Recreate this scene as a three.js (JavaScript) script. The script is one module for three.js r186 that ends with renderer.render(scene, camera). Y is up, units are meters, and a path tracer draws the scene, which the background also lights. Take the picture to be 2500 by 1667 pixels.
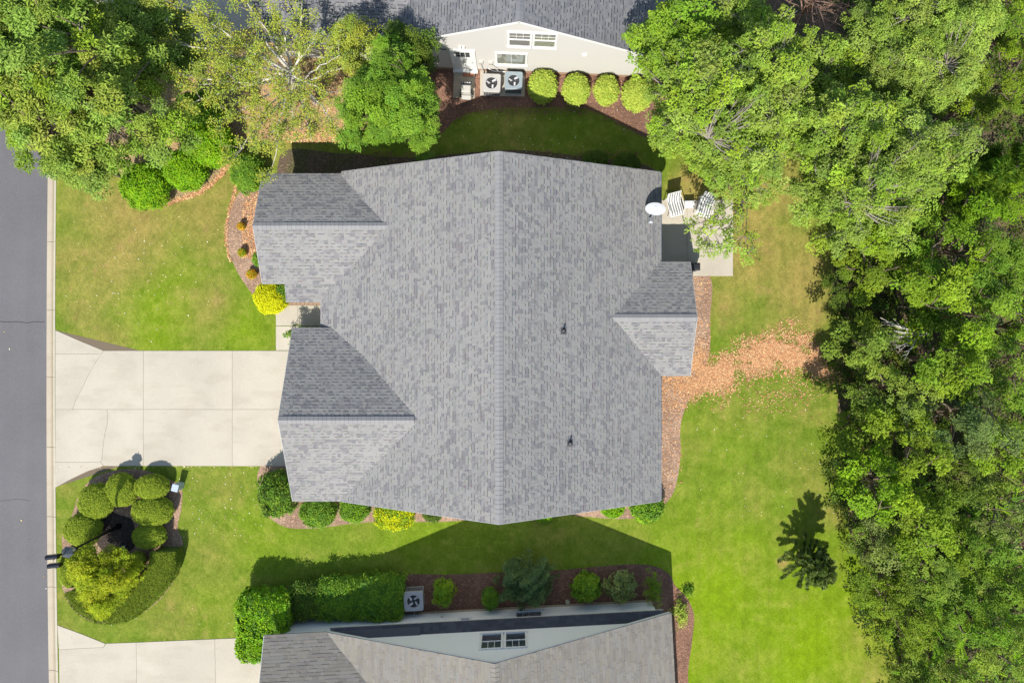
import * as THREE from 'three';
import { mergeGeometries } from 'three/addons/utils/BufferGeometryUtils.js';
import { RoundedBoxGeometry } from 'three/addons/geometries/RoundedBoxGeometry.js';

// ------------------------------------------------------------------ camera, sky, sun, exposure
const scene = new THREE.Scene();
const EYE = 33, FOCAL = 1683;                         // a drone 33 m above the ground; focal length in units of a 2500-wide picture
const camera = new THREE.PerspectiveCamera(2 * Math.atan(870 / FOCAL) * 180 / Math.PI, 2500 / 1740, 0.5, 2000);
camera.position.set(0, EYE, 0); camera.up.set(0, 0, -1); camera.lookAt(0, 0, 0);
camera.setViewOffset(2500, 1740, 0, 73, 2500, 1667);
scene.add(camera);
const SUN = new THREE.Vector3(-0.225, 1, 0.845).normalize();
{ // clear summer sky, brighter near the horizon and round the sun
  const w = 512, h = 256, d = new Float32Array(w * h * 4);
  for (let j = 0; j < h; j++) for (let i = 0; i < w; i++) {
    const el = (j + 0.5) / h * Math.PI - Math.PI / 2, az = ((i + 0.5) / w - 0.5) * 2 * Math.PI;
    const y = Math.sin(el), x = Math.cos(el) * Math.cos(az), z = Math.cos(el) * Math.sin(az);
    const up = Math.max(y, 0), hz = Math.pow(1 - up, 4), g = Math.pow(Math.max(0, x * SUN.x + y * SUN.y + z * SUN.z), 8) * 0.5;
    const k = (j * w + i) * 4, low = y < 0 ? 0.35 : 1;
    d[k] = (0.34 + 0.5 * hz + g) * low; d[k + 1] = (0.5 + 0.42 * hz + g * 0.95) * low; d[k + 2] = (0.78 + 0.25 * hz + g * 0.85) * low; d[k + 3] = 1;
  }
  const t = new THREE.DataTexture(d, w, h, THREE.RGBAFormat, THREE.FloatType);
  t.mapping = THREE.EquirectangularReflectionMapping; t.magFilter = THREE.LinearFilter; t.minFilter = THREE.LinearFilter; t.needsUpdate = true;
  scene.background = t; scene.environment = t;
}
scene.backgroundIntensity = 0.58; scene.environmentIntensity = 0.58;
const sun = new THREE.DirectionalLight(new THREE.Color(1, 0.945, 0.86), 4.9);
sun.position.copy(SUN).multiplyScalar(80); sun.castShadow = true;
Object.assign(sun.shadow.camera, { left: -45, right: 45, top: 45, bottom: -45, near: 1, far: 200 });
sun.shadow.mapSize.set(4096, 4096); sun.shadow.radius = 1;
scene.add(sun, sun.target);
const EXPOSURE = 1.27;

// ------------------------------------------------------------------ helpers
let seed = 12345;
const rnd = () => { seed |= 0; seed = seed + 0x6D2B79F5 | 0; let t = Math.imul(seed ^ seed >>> 15, 1 | seed); t = t + Math.imul(t ^ t >>> 7, 61 | t) ^ t; return ((t ^ t >>> 14) >>> 0) / 4294967296; };
const reseed = (s) => { seed = s * 7919 + 17; };
const rr = (a, b) => a + (b - a) * rnd();
const gauss = () => (rnd() + rnd() + rnd() - 1.5) / 1.5;
const pick = (a) => a[Math.floor(rnd() * a.length)];
const lerp = (a, b, t) => a + (b - a) * t, clamp = (x, a = 0, b = 1) => Math.min(b, Math.max(a, x)), smooth = (a, b, x) => { const t = clamp((x - a) / (b - a)); return t * t * (3 - 2 * t); };
// survey plan: 51 units per metre on the ground, origin under the camera; a height shrinks the reading of a high point to its true place
const X = (px, h = 0) => (px - 1250) / 51 * (EYE - h) / EYE, Z = (py, h = 0) => (py - 797) / 51 * (EYE - h) / EYE;
const G = (px, py, h = 0) => [X(px, h), Z(py, h)];
const used = new Map();
function numbered(name) { const n = used.get(name) ?? 0; used.set(name, n + 1); return n ? name + '_' + String(n).padStart(3, '0') : name; }
function tag(o, label, category, group, kind) { if (label) o.userData.label = label; if (category) o.userData.category = category; if (group) o.userData.group = group; if (kind) o.userData.kind = kind; return o; }
function shadowed(m) { m.castShadow = true; m.receiveShadow = true; return m; }
function thing(name, pos, turn = 0) { const g = new THREE.Group(); g.name = numbered(name); g.position.set(...pos); g.rotation.y = turn; scene.add(g); return g; }
function mesh(name, geo, mat, parent) { const m = shadowed(new THREE.Mesh(geo, mat)); m.name = parent && parent !== scene ? name : numbered(name); (parent || scene).add(m); return m; }
function copyOf(o, label) { const c = o.clone(); c.name = numbered(o.name.replace(/_\d\d\d$/, '')); c.userData = { ...o.userData, label }; scene.add(c); return c; }

class MB { // collects faces with vertex colours; uv are metres
  constructor() { this.p = []; this.n = []; this.c = []; this.u = []; this.col = [1, 1, 1]; }
  color(c) { this.col = c; return this; }
  tri(a, b, c) {
    const ux = b[0] - a[0], uy = b[1] - a[1], uz = b[2] - a[2], vx = c[0] - a[0], vy = c[1] - a[1], vz = c[2] - a[2];
    let nx = uy * vz - uz * vy, ny = uz * vx - ux * vz, nz = ux * vy - uy * vx; const l = Math.hypot(nx, ny, nz) || 1; nx /= l; ny /= l; nz /= l;
    for (const q of [a, b, c]) {
      this.p.push(q[0], q[1], q[2]); this.n.push(nx, ny, nz); this.c.push(...this.col);
      if (Math.abs(ny) > 0.5) this.u.push(q[0], q[2]); else if (Math.abs(nx) > Math.abs(nz)) this.u.push(q[2], q[1]); else this.u.push(q[0], q[1]);
    }
    return this;
  }
  quad(a, b, c, d) { return this.tri(a, b, c).tri(a, c, d); }
  hexa(b, t) { // bottom ring b (4), top ring t (4), seen from above anticlockwise
    this.quad(t[0], t[1], t[2], t[3]); this.quad(b[3], b[2], b[1], b[0]);
    for (let i = 0; i < 4; i++) { const j = (i + 1) % 4; this.quad(b[i], b[j], t[j], t[i]); }
    return this;
  }
  box(x0, y0, z0, x1, y1, z1) {
    return this.hexa([[x0, y0, z1], [x1, y0, z1], [x1, y0, z0], [x0, y0, z0]], [[x0, y1, z1], [x1, y1, z1], [x1, y1, z0], [x0, y1, z0]]);
  }
  bar(a, b, w, h) { // beam from a to b, w wide, h deep
    const A = new THREE.Vector3(...a), B = new THREE.Vector3(...b), d = B.clone().sub(A).normalize();
    const up = Math.abs(d.y) > 0.95 ? new THREE.Vector3(1, 0, 0) : new THREE.Vector3(0, 1, 0), s = d.clone().cross(up).normalize().multiplyScalar(w / 2), u = s.clone().cross(d).normalize().multiplyScalar(h / 2);
    const at = (P, i, j) => [P.x + s.x * i + u.x * j, P.y + s.y * i + u.y * j, P.z + s.z * i + u.z * j];
    return this.hexa([at(A, -1, -1), at(A, 1, -1), at(B, 1, -1), at(B, -1, -1)], [at(A, -1, 1), at(A, 1, 1), at(B, 1, 1), at(B, -1, 1)]);
  }
  geo() {
    const g = new THREE.BufferGeometry();
    g.setAttribute('position', new THREE.Float32BufferAttribute(this.p, 3)); g.setAttribute('normal', new THREE.Float32BufferAttribute(this.n, 3));
    g.setAttribute('color', new THREE.Float32BufferAttribute(this.c, 3)); g.setAttribute('uv', new THREE.Float32BufferAttribute(this.u, 2));
    return g;
  }
  build(name, mat, parent) { return mesh(name, this.geo(), mat, parent); }
}
function cyl(r0, r1, h, x, y, z, seg = 16) { const g = new THREE.CylinderGeometry(r1, r0, h, seg); g.translate(x, y + h / 2, z); return g; }
function boxG(w, h, d, x, y, z, r = 0) { const g = r ? new RoundedBoxGeometry(w, h, d, 3, r) : new THREE.BoxGeometry(w, h, d); g.translate(x, y + h / 2, z); return g; }
const clean = (g) => { const q = g.index ? g.toNonIndexed() : g; for (const k of Object.keys(q.attributes)) if (!['position', 'normal', 'uv'].includes(k)) q.deleteAttribute(k); return q; };
const merge = (...gs) => mergeGeometries(gs.map(clean));
function tube(points, r0, r1, seg = 5) { // tapered tube along points, merged by its caller
  const p = [], n = [], u = [], rings = [];
  for (let i = 0; i < points.length; i++) {
    const a = points[Math.max(0, i - 1)], b = points[Math.min(points.length - 1, i + 1)], d = b.clone().sub(a).normalize();
    const s = d.clone().cross(Math.abs(d.y) > 0.9 ? new THREE.Vector3(1, 0, 0) : new THREE.Vector3(0, 1, 0)).normalize(), t = s.clone().cross(d), r = lerp(r0, r1, i / (points.length - 1)), ring = [];
    for (let k = 0; k < seg; k++) { const an = k / seg * 2 * Math.PI, v = s.clone().multiplyScalar(Math.cos(an)).addScaledVector(t, Math.sin(an)); ring.push([points[i].clone().addScaledVector(v, r), v]); }
    rings.push(ring);
  }
  const put = (q, i, k) => { p.push(q[0].x, q[0].y, q[0].z); n.push(q[1].x, q[1].y, q[1].z); u.push(k / seg, i); };
  for (let i = 0; i + 1 < rings.length; i++) for (let k = 0; k < seg; k++) {
    const a = rings[i][k], b = rings[i][(k + 1) % seg], c = rings[i + 1][(k + 1) % seg], d = rings[i + 1][k];
    put(a, i, k); put(c, i + 1, k + 1); put(b, i, k + 1); put(a, i, k); put(d, i + 1, k); put(c, i + 1, k + 1);
  }
  const g = new THREE.BufferGeometry();
  g.setAttribute('position', new THREE.Float32BufferAttribute(p, 3)); g.setAttribute('normal', new THREE.Float32BufferAttribute(n, 3)); g.setAttribute('uv', new THREE.Float32BufferAttribute(u, 2));
  return g;
}

// ------------------------------------------------------------------ noise and textures
const HT = new Float32Array(65536); { reseed(99); for (let i = 0; i < 65536; i++) HT[i] = rnd(); }
const hash = (x, y) => HT[(Math.imul(x, 374761393) + Math.imul(y, 668265263) ^ Math.imul(x ^ y, 1274126177)) >>> 8 & 65535];
function vnoise(x, y, per) {
  const xi = Math.floor(x), yi = Math.floor(y), fx = x - xi, fy = y - yi, sx = fx * fx * (3 - 2 * fx), sy = fy * fy * (3 - 2 * fy);
  const m = per ? (v) => ((v % per) + per) % per : (v) => v, x0 = m(xi), x1 = m(xi + 1), y0 = m(yi), y1 = m(yi + 1);
  return lerp(lerp(hash(x0, y0), hash(x1, y0), sx), lerp(hash(x0, y1), hash(x1, y1), sx), sy);
}
function fbm(x, y, oct = 4, per = 0) { let s = 0, a = 0.5, t = 0; for (let i = 0; i < oct; i++) { s += a * vnoise(x + i * 17, y + i * 31, per); t += a; x *= 2; y *= 2; per *= 2; a *= 0.5; } return s / t; }
const enc = (v) => Math.round(255 * Math.pow(clamp(v), 1 / 2.2));
function texture(w, h, fn, { color = true, wrap = THREE.RepeatWrapping, rep = [1, 1], off = [0, 0] } = {}) {
  const d = new Uint8Array(w * h * 4);
  for (let j = 0; j < h; j++) for (let i = 0; i < w; i++) { const c = fn(i / w, j / h, i, j), k = (j * w + i) * 4; if (color) { d[k] = enc(c[0]); d[k + 1] = enc(c[1]); d[k + 2] = enc(c[2]); } else d[k] = d[k + 1] = d[k + 2] = Math.round(255 * clamp(c)); d[k + 3] = 255; }
  const t = new THREE.DataTexture(d, w, h, THREE.RGBAFormat);
  t.magFilter = THREE.LinearFilter; t.minFilter = THREE.LinearMipmapLinearFilter; t.generateMipmaps = true; t.wrapS = t.wrapT = wrap; t.repeat.set(...rep); t.offset.set(...off);
  if (color) t.colorSpace = THREE.SRGBColorSpace; t.needsUpdate = true; return t;
}
const mix3 = (a, b, t) => [lerp(a[0], b[0], t), lerp(a[1], b[1], t), lerp(a[2], b[2], t)];
const std = (o) => new THREE.MeshStandardMaterial({ roughness: 0.8, ...o });
const lin = (r, g, b) => new THREE.Color().setRGB(r, g, b);

// lawn: dry straw-coloured and lush areas mapped over the lot, with mowing grain
const LW = 60, LH = 42, LX = -29, LZ = -20;
const dryAt = []; // [px, py, radius, dryness]
for (const a of [[320, 560, 150, .75], [250, 640, 120, .65], [480, 520, 110, .7], [170, 620, 60, .6], [520, 740, 70, .7], [430, 720, 60, .35], [260, 830, 60, .55], [200, 760, 60, .5], [560, 440, 60, .6], [360, 620, 90, .5], [150, 850, 30, .5],
  [1850, 620, 120, .95], [1950, 680, 110, .9], [1780, 740, 60, .6], [1860, 800, 70, .35], [1980, 760, 60, .8], [1800, 520, 90, .9], [1900, 470, 90, .95], [1700, 460, 70, .8], [2080, 860, 50, .5], [1960, 1000, 60, .25], [1960, 1150, 80, .3], [2040, 1260, 40, .5], [2130, 1640, 60, .7], [2090, 1560, 50, .45],
  [560, 1200, 60, .35], [480, 1170, 60, .2], [520, 1330, 80, .3], [420, 1480, 80, .25], [160, 1190, 30, .4], [150, 1540, 40, .3], [600, 330, 80, .9], [700, 300, 90, 1], [1240, 320, 120, .25], [1840, 1380, 60, .2], [1912, 1374, 16, 1.6]]) dryAt.push([...G(a[0], a[1]), a[2] / 51, Math.min(a[3] > 1.2 ? 1.5 : 1, a[3] * 1.15 + 0.05)]);
const vivid = [[2000, 1600, 260, 1], [1750, 1450, 200, .9], [1700, 1580, 120, 1], [1980, 1420, 120, .8], [400, 760, 90, .7], [420, 690, 70, .6], [600, 800, 80, .6], [1750, 1100, 120, .25], [640, 1300, 100, .4], [1000, 1290, 140, .4], [380, 840, 80, .7], [520, 1480, 60, .35]].map((a) => [...G(a[0], a[1]), a[2] / 51, a[3]]);
const lawnTex = texture(2048, 1434, (u, v) => {
  const x = LX + u * LW, z = LZ + v * LH;
  let dry = 0.12, viv = 0;
  for (const a of dryAt) { const q = ((x - a[0]) ** 2 + (z - a[1]) ** 2) / (a[2] * a[2]); if (q < 4) dry = Math.max(dry, a[3] * Math.exp(-q * 0.9)); }
  for (const a of vivid) { const q = ((x - a[0]) ** 2 + (z - a[1]) ** 2) / (a[2] * a[2]); if (q < 5) viv = Math.max(viv, a[3] * Math.exp(-q * 0.8)); }
  const n1 = fbm(x * 0.7 + 40, z * 0.7 + 9, 4), n2 = fbm(x * 3 + 7, z * 3 + 90, 3), n3 = fbm(x * 14, z * 9 + 50, 3), n4 = vnoise(x * 34 + 3, z * 34);
  const n5 = fbm(x * 1.4 + 60 + n2, z * 1.9 + 9, 3); dry = clamp(dry * (1 - viv * 0.5) + (n1 - 0.5) * 0.5 + (n5 - 0.5) * 0.32 + (n2 - 0.5) * 0.36 + (n3 - 0.5) * 0.25);
  let c = mix3(mix3([0.148, 0.228, 0.016], [0.192, 0.3, 0.003], viv), [0.31, 0.255, 0.066], dry);
  const thin = smooth(0.66, 0.78, fbm(x * 1.7 + 200, z * 1.7, 3)) * dry; c = mix3(c, [0.33, 0.235, 0.08], thin * 0.6);
  const k = 0.8 + 0.36 * n3 + 0.1 * n4 + 0.34 * (n2 - 0.5) + 0.2 * (n5 - 0.5);
  const th = 2.4 * fbm(x * 0.5 + 300, z * 0.5, 2) - 0.7, st = vnoise((x * Math.cos(th) + z * Math.sin(th)) * 5 + 900, (z * Math.cos(th) - x * Math.sin(th)) * 24 + 900), mow = x > 6 ? 0.035 * Math.sin(x * 11 + 2 * fbm(x, z * 0.3, 2)) : 0, k2 = k * (0.86 + 0.28 * st) * (1 + mow);
  return [c[0] * k2, c[1] * k2, c[2] * k2];
}, { wrap: THREE.MirroredRepeatWrapping, rep: [1 / LW, 1 / LH], off: [-LX / LW, -LZ / LH] });
const grassBump = texture(512, 512, (u, v) => 0.5 * vnoise(u * 128, v * 128, 128) + 0.5 * vnoise(u * 256, v * 200, 256), { color: false, rep: [0.4, 0.4] });
const M = {};
M.lawn = new THREE.MeshPhysicalMaterial({ specularIntensity: 0.2, map: lawnTex, bumpMap: grassBump, bumpScale: 0.03, roughness: 0.95 });
M.far = std({ color: lin(0.15, 0.21, 0.015), bumpMap: grassBump, bumpScale: 0.03, roughness: 0.95 });
const concreteTex = texture(1024, 1024, (u, v) => {
  const a = fbm(u * 6, v * 6, 5, 6), b = vnoise(u * 256, v * 256, 256), s = smooth(0.5, 0.72, fbm(u * 8 + 5, v * 24, 4, 8)), k = 0.84 + 0.24 * a + 0.08 * (b - 0.5);
  const c = mix3([0.5, 0.455, 0.375], [0.38, 0.335, 0.26], s * 0.26); return [c[0] * k, c[1] * k, c[2] * k];
}, { rep: [1 / 9, 1 / 9] });
const fineBump = texture(512, 512, (u, v) => 0.6 * vnoise(u * 128, v * 128, 128) + 0.4 * vnoise(u * 256, v * 256, 256), { color: false, rep: [0.8, 0.8] });
M.concrete = std({ map: concreteTex, bumpMap: fineBump, bumpScale: 0.004, roughness: 0.9 });
M.kerb = std({ map: concreteTex, color: lin(0.95, 0.92, 0.86), bumpMap: fineBump, bumpScale: 0.006, roughness: 0.92 });
M.kerbV = std({ map: concreteTex, vertexColors: true, bumpMap: fineBump, bumpScale: 0.006, roughness: 0.92 });
M.joint = std({ color: lin(0.16, 0.125, 0.085), roughness: 1 });
const asphaltTex = texture(1024, 1024, (u, v) => {
  const a = fbm(u * 5, v * 5, 5, 5), b = vnoise(u * 400, v * 400, 400), c = fbm(u * 16, v * 2, 3, 2), k = 0.8 + 0.25 * a + 0.22 * (b - 0.5) + 0.16 * (c - 0.5); return [0.155 * k, 0.15 * k, 0.158 * k];
}, { rep: [1 / 10, 1 / 10] });
M.asphalt = std({ map: asphaltTex, bumpMap: fineBump, bumpScale: 0.008, roughness: 0.85 });
const mulchTex = (c1, c2, c3) => texture(512, 512, (u, v) => { const a = fbm(u * 5, v * 5, 4, 5), b = vnoise(u * 110, v * 60, 110), d = vnoise(u * 70, v * 120, 120), k = 0.55 + 0.5 * b + 0.4 * d; const c = mix3(mix3(c1, c2, smooth(0.35, 0.65, a)), c3, b * d > 0.55 ? 0.7 : 0); return [c[0] * k, c[1] * k, c[2] * k]; }, { rep: [0.25, 0.25] });
const mulchBump = texture(512, 512, (u, v) => 0.5 * vnoise(u * 60, v * 100, 100) + 0.5 * vnoise(u * 110, v * 70, 110), { color: false, rep: [0.25, 0.25] });
M.bed = std({ map: mulchTex([0.36, 0.24, 0.165], [0.29, 0.185, 0.125], [0.42, 0.27, 0.17]), bumpMap: mulchBump, bumpScale: 0.03, roughness: 1 });
M.redBed = std({ map: mulchTex([0.225, 0.118, 0.078], [0.17, 0.09, 0.06], [0.3, 0.17, 0.11]), bumpMap: mulchBump, bumpScale: 0.03, roughness: 1 });
M.straw = std({ map: mulchTex([0.4, 0.27, 0.13], [0.33, 0.24, 0.12], [0.5, 0.3, 0.14]), bumpMap: mulchBump, bumpScale: 0.03, roughness: 1 });
M.litter = std({ map: mulchTex([0.13, 0.085, 0.05], [0.085, 0.075, 0.03], [0.24, 0.14, 0.08]), bumpMap: mulchBump, bumpScale: 0.05, roughness: 1 });
const grainTex = texture(512, 512, (u, v) => { const k = 0.82 + 0.2 * vnoise(u * 200, v * 200, 200) + 0.16 * fbm(u * 10, v * 10, 3, 10); return [k, k, k]; }, { rep: [0.5, 0.5] });
M.shingle = std({ vertexColors: true, map: grainTex, bumpMap: fineBump, bumpScale: 0.003, roughness: 0.95 });
M.white = std({ color: lin(0.78, 0.78, 0.76), roughness: 0.55 });
M.siding = std({ color: lin(0.575, 0.56, 0.53), roughness: 0.65 });
M.sidingCool = std({ color: lin(0.9, 0.9, 0.86), roughness: 0.65 });
M.deck = std({ color: lin(0.09, 0.095, 0.105), roughness: 0.95 });
M.dark = std({ color: lin(0.018, 0.019, 0.024), roughness: 0.45 });
M.blackMetal = std({ color: lin(0.012, 0.014, 0.014), roughness: 0.38, metalness: 0.3 });
M.steel = std({ color: lin(0.5, 0.51, 0.52), roughness: 0.4, metalness: 0.6 });
M.greyPaint = std({ color: lin(0.5, 0.49, 0.46), roughness: 0.5 });
M.bluePaint = std({ color: lin(0.3, 0.36, 0.4), roughness: 0.4 });
M.pane = new THREE.MeshPhysicalMaterial({ color: 0xffffff, transmission: 1, thickness: 0, roughness: 0.02, ior: 1.5 });
M.darkPane = std({ color: lin(0.03, 0.033, 0.045), roughness: 0.06 });
M.blind = std({ color: lin(0.5, 0.5, 0.48), roughness: 0.8 });

// ------------------------------------------------------------------ ground, road, kerb, slabs
function flatShape(pts, y, curved, cut) {
  let P = pts;
  if (curved) P = new THREE.CatmullRomCurve3(pts.map((q) => new THREE.Vector3(q[0], 0, q[1])), true, 'centripetal').getPoints(pts.length * 10).slice(0, -1).map((v) => [v.x, v.z]);
  const s = new THREE.Shape(P.map((q) => new THREE.Vector2(q[0], -q[1]))), g = new THREE.ShapeGeometry(s);
  g.rotateX(-Math.PI / 2); g.translate(0, y, 0);
  const a = g.attributes.position, u = g.attributes.uv; for (let i = 0; i < a.count; i++) u.setXY(i, a.getX(i), a.getZ(i));
  return g;
}
function structure(name, geo, mat, label, category) { return tag(mesh(name, geo, mat), label, category, null, 'structure'); }
const roadEdge = (py) => 109.5 + (py - 950) ** 2 * 1.15e-5, kerbEdge = (py) => 133.5 + (py - 900) ** 2 * 1.35e-5;
const ys = []; for (let y = -1200; y <= 3200; y += 40) ys.push(y);
const cl = (v) => clamp(v, -300, 2300);
structure('ground', flatShape([[-600, -600], [600, -600], [600, 600], [-600, 600]], -0.32), M.far, 'wide green ground reaching beyond the lot to the horizon', 'ground');
structure('road', flatShape([[X(-2600), Z(-1200)], ...ys.map((y) => [X(roadEdge(cl(y)) + 8), Z(y)]), [X(-2600), Z(3200)]], -0.09), M.asphalt, 'smooth grey asphalt street running past the front lawns', 'road');
{ const road = scene.getObjectByName('road'), b = new MB(), mk = (pts, w) => { for (let i = 0; i + 1 < pts.length; i++) { const [a, c] = [pts[i], pts[i + 1]]; b.quad([X(a[0]), -0.0865, Z(a[1]) + w], [X(c[0]), -0.0865, Z(c[1]) + w * 0.9], [X(c[0]), -0.0865, Z(c[1]) - w], [X(a[0]), -0.0865, Z(a[1]) - w * 0.8]); } }; mk([[-60, 781], [-20, 783], [10, 786], [38, 785], [62, 788], [80, 785], [104, 786]], 0.016); mk([[-80, 1220], [-20, 1226], [40, 1219], [70, 1223]], 0.007); const m = b.build('crack', std({ color: lin(0.045, 0.043, 0.045), roughness: 1 }), road); m.userData.kind = 'structure'; }
structure('lawn', flatShape([...ys.map((y) => [X(kerbEdge(cl(y)) - 6), Z(y)]), [62, Z(3200)], [62, Z(-1200)]], 0), M.lawn, 'mown lawn, partly lush green and partly dry, round the three houses', 'lawn');
{ // rolled kerb with a gutter, in segments with open joints
  const kerb = thing('kerb', [0, 0, 0]); tag(kerb, 'pale concrete kerb and gutter between the street and the lawns', 'kerb', null, 'structure');
  const js = [-420, -250, -80, 90, 258, 425, 590, 757, 921, 1092, 1262, 1434, 1638, 1810, 1980];
  const prof = [[0, -0.075], [0.45, -0.072], [0.6, -0.06], [0.75, -0.005], [0.86, 0.016], [1, 0.018]];
  for (let i = 0; i + 1 < js.length; i++) {
    const b = new MB(), y0 = js[i] + 0.45, y1 = js[i + 1] - 0.45, N = 6;
    for (let k = 0; k < N; k++) for (let j = 0; j + 1 < prof.length; j++) {
      const q = (t, py, pr) => [lerp(X(roadEdge(py)), X(kerbEdge(py)), pr[0]), pr[1], Z(py)], ya = lerp(y0, y1, k / N), yb = lerp(y0, y1, (k + 1) / N);
      b.color(j === 1 ? [0.8, 0.74, 0.66] : j === 2 ? [0.72, 0.66, 0.58] : j === 0 ? [0.97, 0.93, 0.87] : [1.03, 1.02, 1]).quad(q(0, ya, prof[j]), q(0, yb, prof[j]), q(0, yb, prof[j + 1]), q(0, ya, prof[j + 1]));
    }
    const m = b.build('kerb_segment', M.kerbV, kerb); m.userData.kind = 'structure';
  }
  const bed = new MB(); for (let i = 0; i + 1 < ys.length; i++) { const a = cl(ys[i]), c = cl(ys[i + 1]); bed.quad([X(roadEdge(a) - 1), -0.1, Z(ys[i])], [X(roadEdge(c) - 1), -0.1, Z(ys[i + 1])], [X(kerbEdge(c)), -0.1, Z(ys[i + 1])], [X(kerbEdge(a)), -0.1, Z(ys[i])]); }
  bed.build('joint_bed', M.joint, kerb);
}
function inset(pts, d) { // pulls every edge of a polygon inwards
  let area = 0; for (let i = 0; i < pts.length; i++) { const a = pts[i], b = pts[(i + 1) % pts.length]; area += a[0] * b[1] - a[1] * b[0]; }
  const s = Math.sign(area), n = pts.length, out = [];
  for (let i = 0; i < n; i++) {
    const a = pts[(i + n - 1) % n], b = pts[i], c = pts[(i + 1) % n], l1 = Math.hypot(b[0] - a[0], b[1] - a[1]), l2 = Math.hypot(c[0] - b[0], c[1] - b[1]);
    const n1 = [-(b[1] - a[1]) / l1 * s, (b[0] - a[0]) / l1 * s], n2 = [-(c[1] - b[1]) / l2 * s, (c[0] - b[0]) / l2 * s], k = d / Math.max(0.4, 1 + n1[0] * n2[0] + n1[1] * n2[1]);
    out.push([b[0] + (n1[0] + n2[0]) * k, b[1] + (n1[1] + n2[1]) * k]);
  }
  return out;
}
function slabs(name, label, category, list, conv, top, mats) {
  const root = thing(name, [0, 0, 0]); tag(root, label, category, null, 'structure');
  for (const pts of list) {
    const P = inset(pts.map((q) => G(...conv(...q))), 0.0085), s = new THREE.Shape(P.map((q) => new THREE.Vector2(q[0], -q[1])));
    const g = new THREE.ExtrudeGeometry(s, { depth: 0.1, bevelEnabled: true, bevelSize: 0.004, bevelThickness: 0.004, bevelSegments: 1 });
    g.rotateX(-Math.PI / 2); g.translate(0, top - 0.104 + rr(-0.002, 0.002), 0);
    const a = g.attributes.position, u = g.attributes.uv, ox = rr(0, 20), oz = rr(0, 20); for (let i = 0; i < a.count; i++) u.setXY(i, a.getX(i) + ox, a.getZ(i) + oz);
    mesh('slab', g, mats || M.concrete, root);
  }
  return root;
}
const full = (x, y) => [x, y], c6 = (x, y) => [x / 3.267, 800 + y / 3.267], c7 = (x, y) => [50 + 0.3744 * x, 1080 + 0.3744 * y];
reseed(3);
slabs('driveway', 'pale concrete driveway of large slabs in front of the grey-roofed main house', 'driveway', [
  [[438, 18], [600, 90], [720, 140], [825, 183], [790, 210], [438, 210]],
  [[438, 210], [790, 210], [825, 183], [770, 260], [705, 370], [650, 490], [605, 570], [575, 651], [438, 651]],
  [[825, 183], [1141, 183], [1141, 651], [575, 651], [605, 570], [650, 490], [705, 370], [770, 260]],
  [[1141, 183], [1851, 183], [1851, 651], [1141, 651]], [[1851, 183], [2560, 183], [2560, 651], [1851, 651]],
  [[438, 651], [852, 651], [855, 760], [832, 850], [818, 960], [808, 1050], [800, 1072], [438, 1072]],
  [[852, 651], [1141, 651], [1141, 1102], [825, 1102], [800, 1072], [808, 1050], [818, 960], [832, 850], [855, 760]],
  [[1141, 651], [1851, 651], [1851, 1103], [1141, 1102]], [[1851, 651], [2560, 651], [2560, 1105], [1851, 1103]],
  [[438, 1072], [800, 1072], [825, 1102], [700, 1142], [560, 1208], [438, 1275]]], c6, 0.018);
slabs('driveway', 'pale concrete driveway below the clipped island bed, leading to the tan-roofed house', 'driveway', [
  [[237, 1190], [400, 1250], [550, 1310], [540, 1335], [248, 1350]], [[248, 1350], [540, 1335], [555, 1310], [752, 1303], [763, 2000], [258, 2000]],
  [[752, 1303], [1265, 1281], [1280, 2000], [763, 2000]], [[1265, 1281], [2100, 1245], [2100, 2000], [1280, 2000]]], c7, 0.018);
slabs('driveway', 'concrete driveway in the shade of the big oak at the upper house', 'driveway', [
  [[140, -400], [420, -400], [440, 115], [290, 125], [140, 90]], [[420, -400], [760, -400], [760, 20], [640, 60], [440, 115]]], full, 0.018);
slabs('front_walk', 'short pale concrete walk from the driveway to the recessed front porch', 'walkway', [
  [[673, 796], [800, 796], [800, 855], [673, 855]], [[673, 745], [725.5, 745], [725.5, 795], [673, 795]], [[725.5, 745], [840, 745], [840, 795], [725.5, 795]]], full, 0.016);
slabs('patio', 'small pale concrete patio behind the main house with two strap chairs', 'patio', [
  [[1560, 488], [1678, 488], [1678, 674], [1560, 674]], [[1678, 488], [1790, 488], [1790, 674], [1678, 674]]], full, 0.022);
slabs('equipment_pad', 'concrete pad under the two air conditioners of the upper house', 'pad', [[[1172, 165], [1282, 169], [1281, 236], [1172, 234]]], full, 0.05);
slabs('door_step', 'small tan concrete step outside the white side door', 'step', [[[1108, 166], [1160, 168], [1159, 241], [1106, 239]]], full, 0.045, M.kerb);
mesh('joint_soil', flatShape([G(134, 806), G(350, 858), G(760, 858), G(760, 1136), G(300, 1136), G(134, 1189)], 0.004), M.joint).userData = { label: 'dark soil showing in the joints of the middle driveway', category: 'soil', kind: 'structure' };
{ // edging strip at the porch
  const e = thing('porch_edging', [0, 0, 0]); tag(e, 'row of tan bricks along the top of the front walk', 'edging');
  const b = M.brick = std({ color: lin(0.36, 0.24, 0.16), roughness: 0.95, bumpMap: fineBump, bumpScale: 0.004 });
  for (let i = 0; i < 11; i++) mesh('brick', boxG(0.19, 0.06, 0.13, X(703) + 0.1 + i * 0.2, 0.0, Z(741.3), 0.008), b, e);
}

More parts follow.
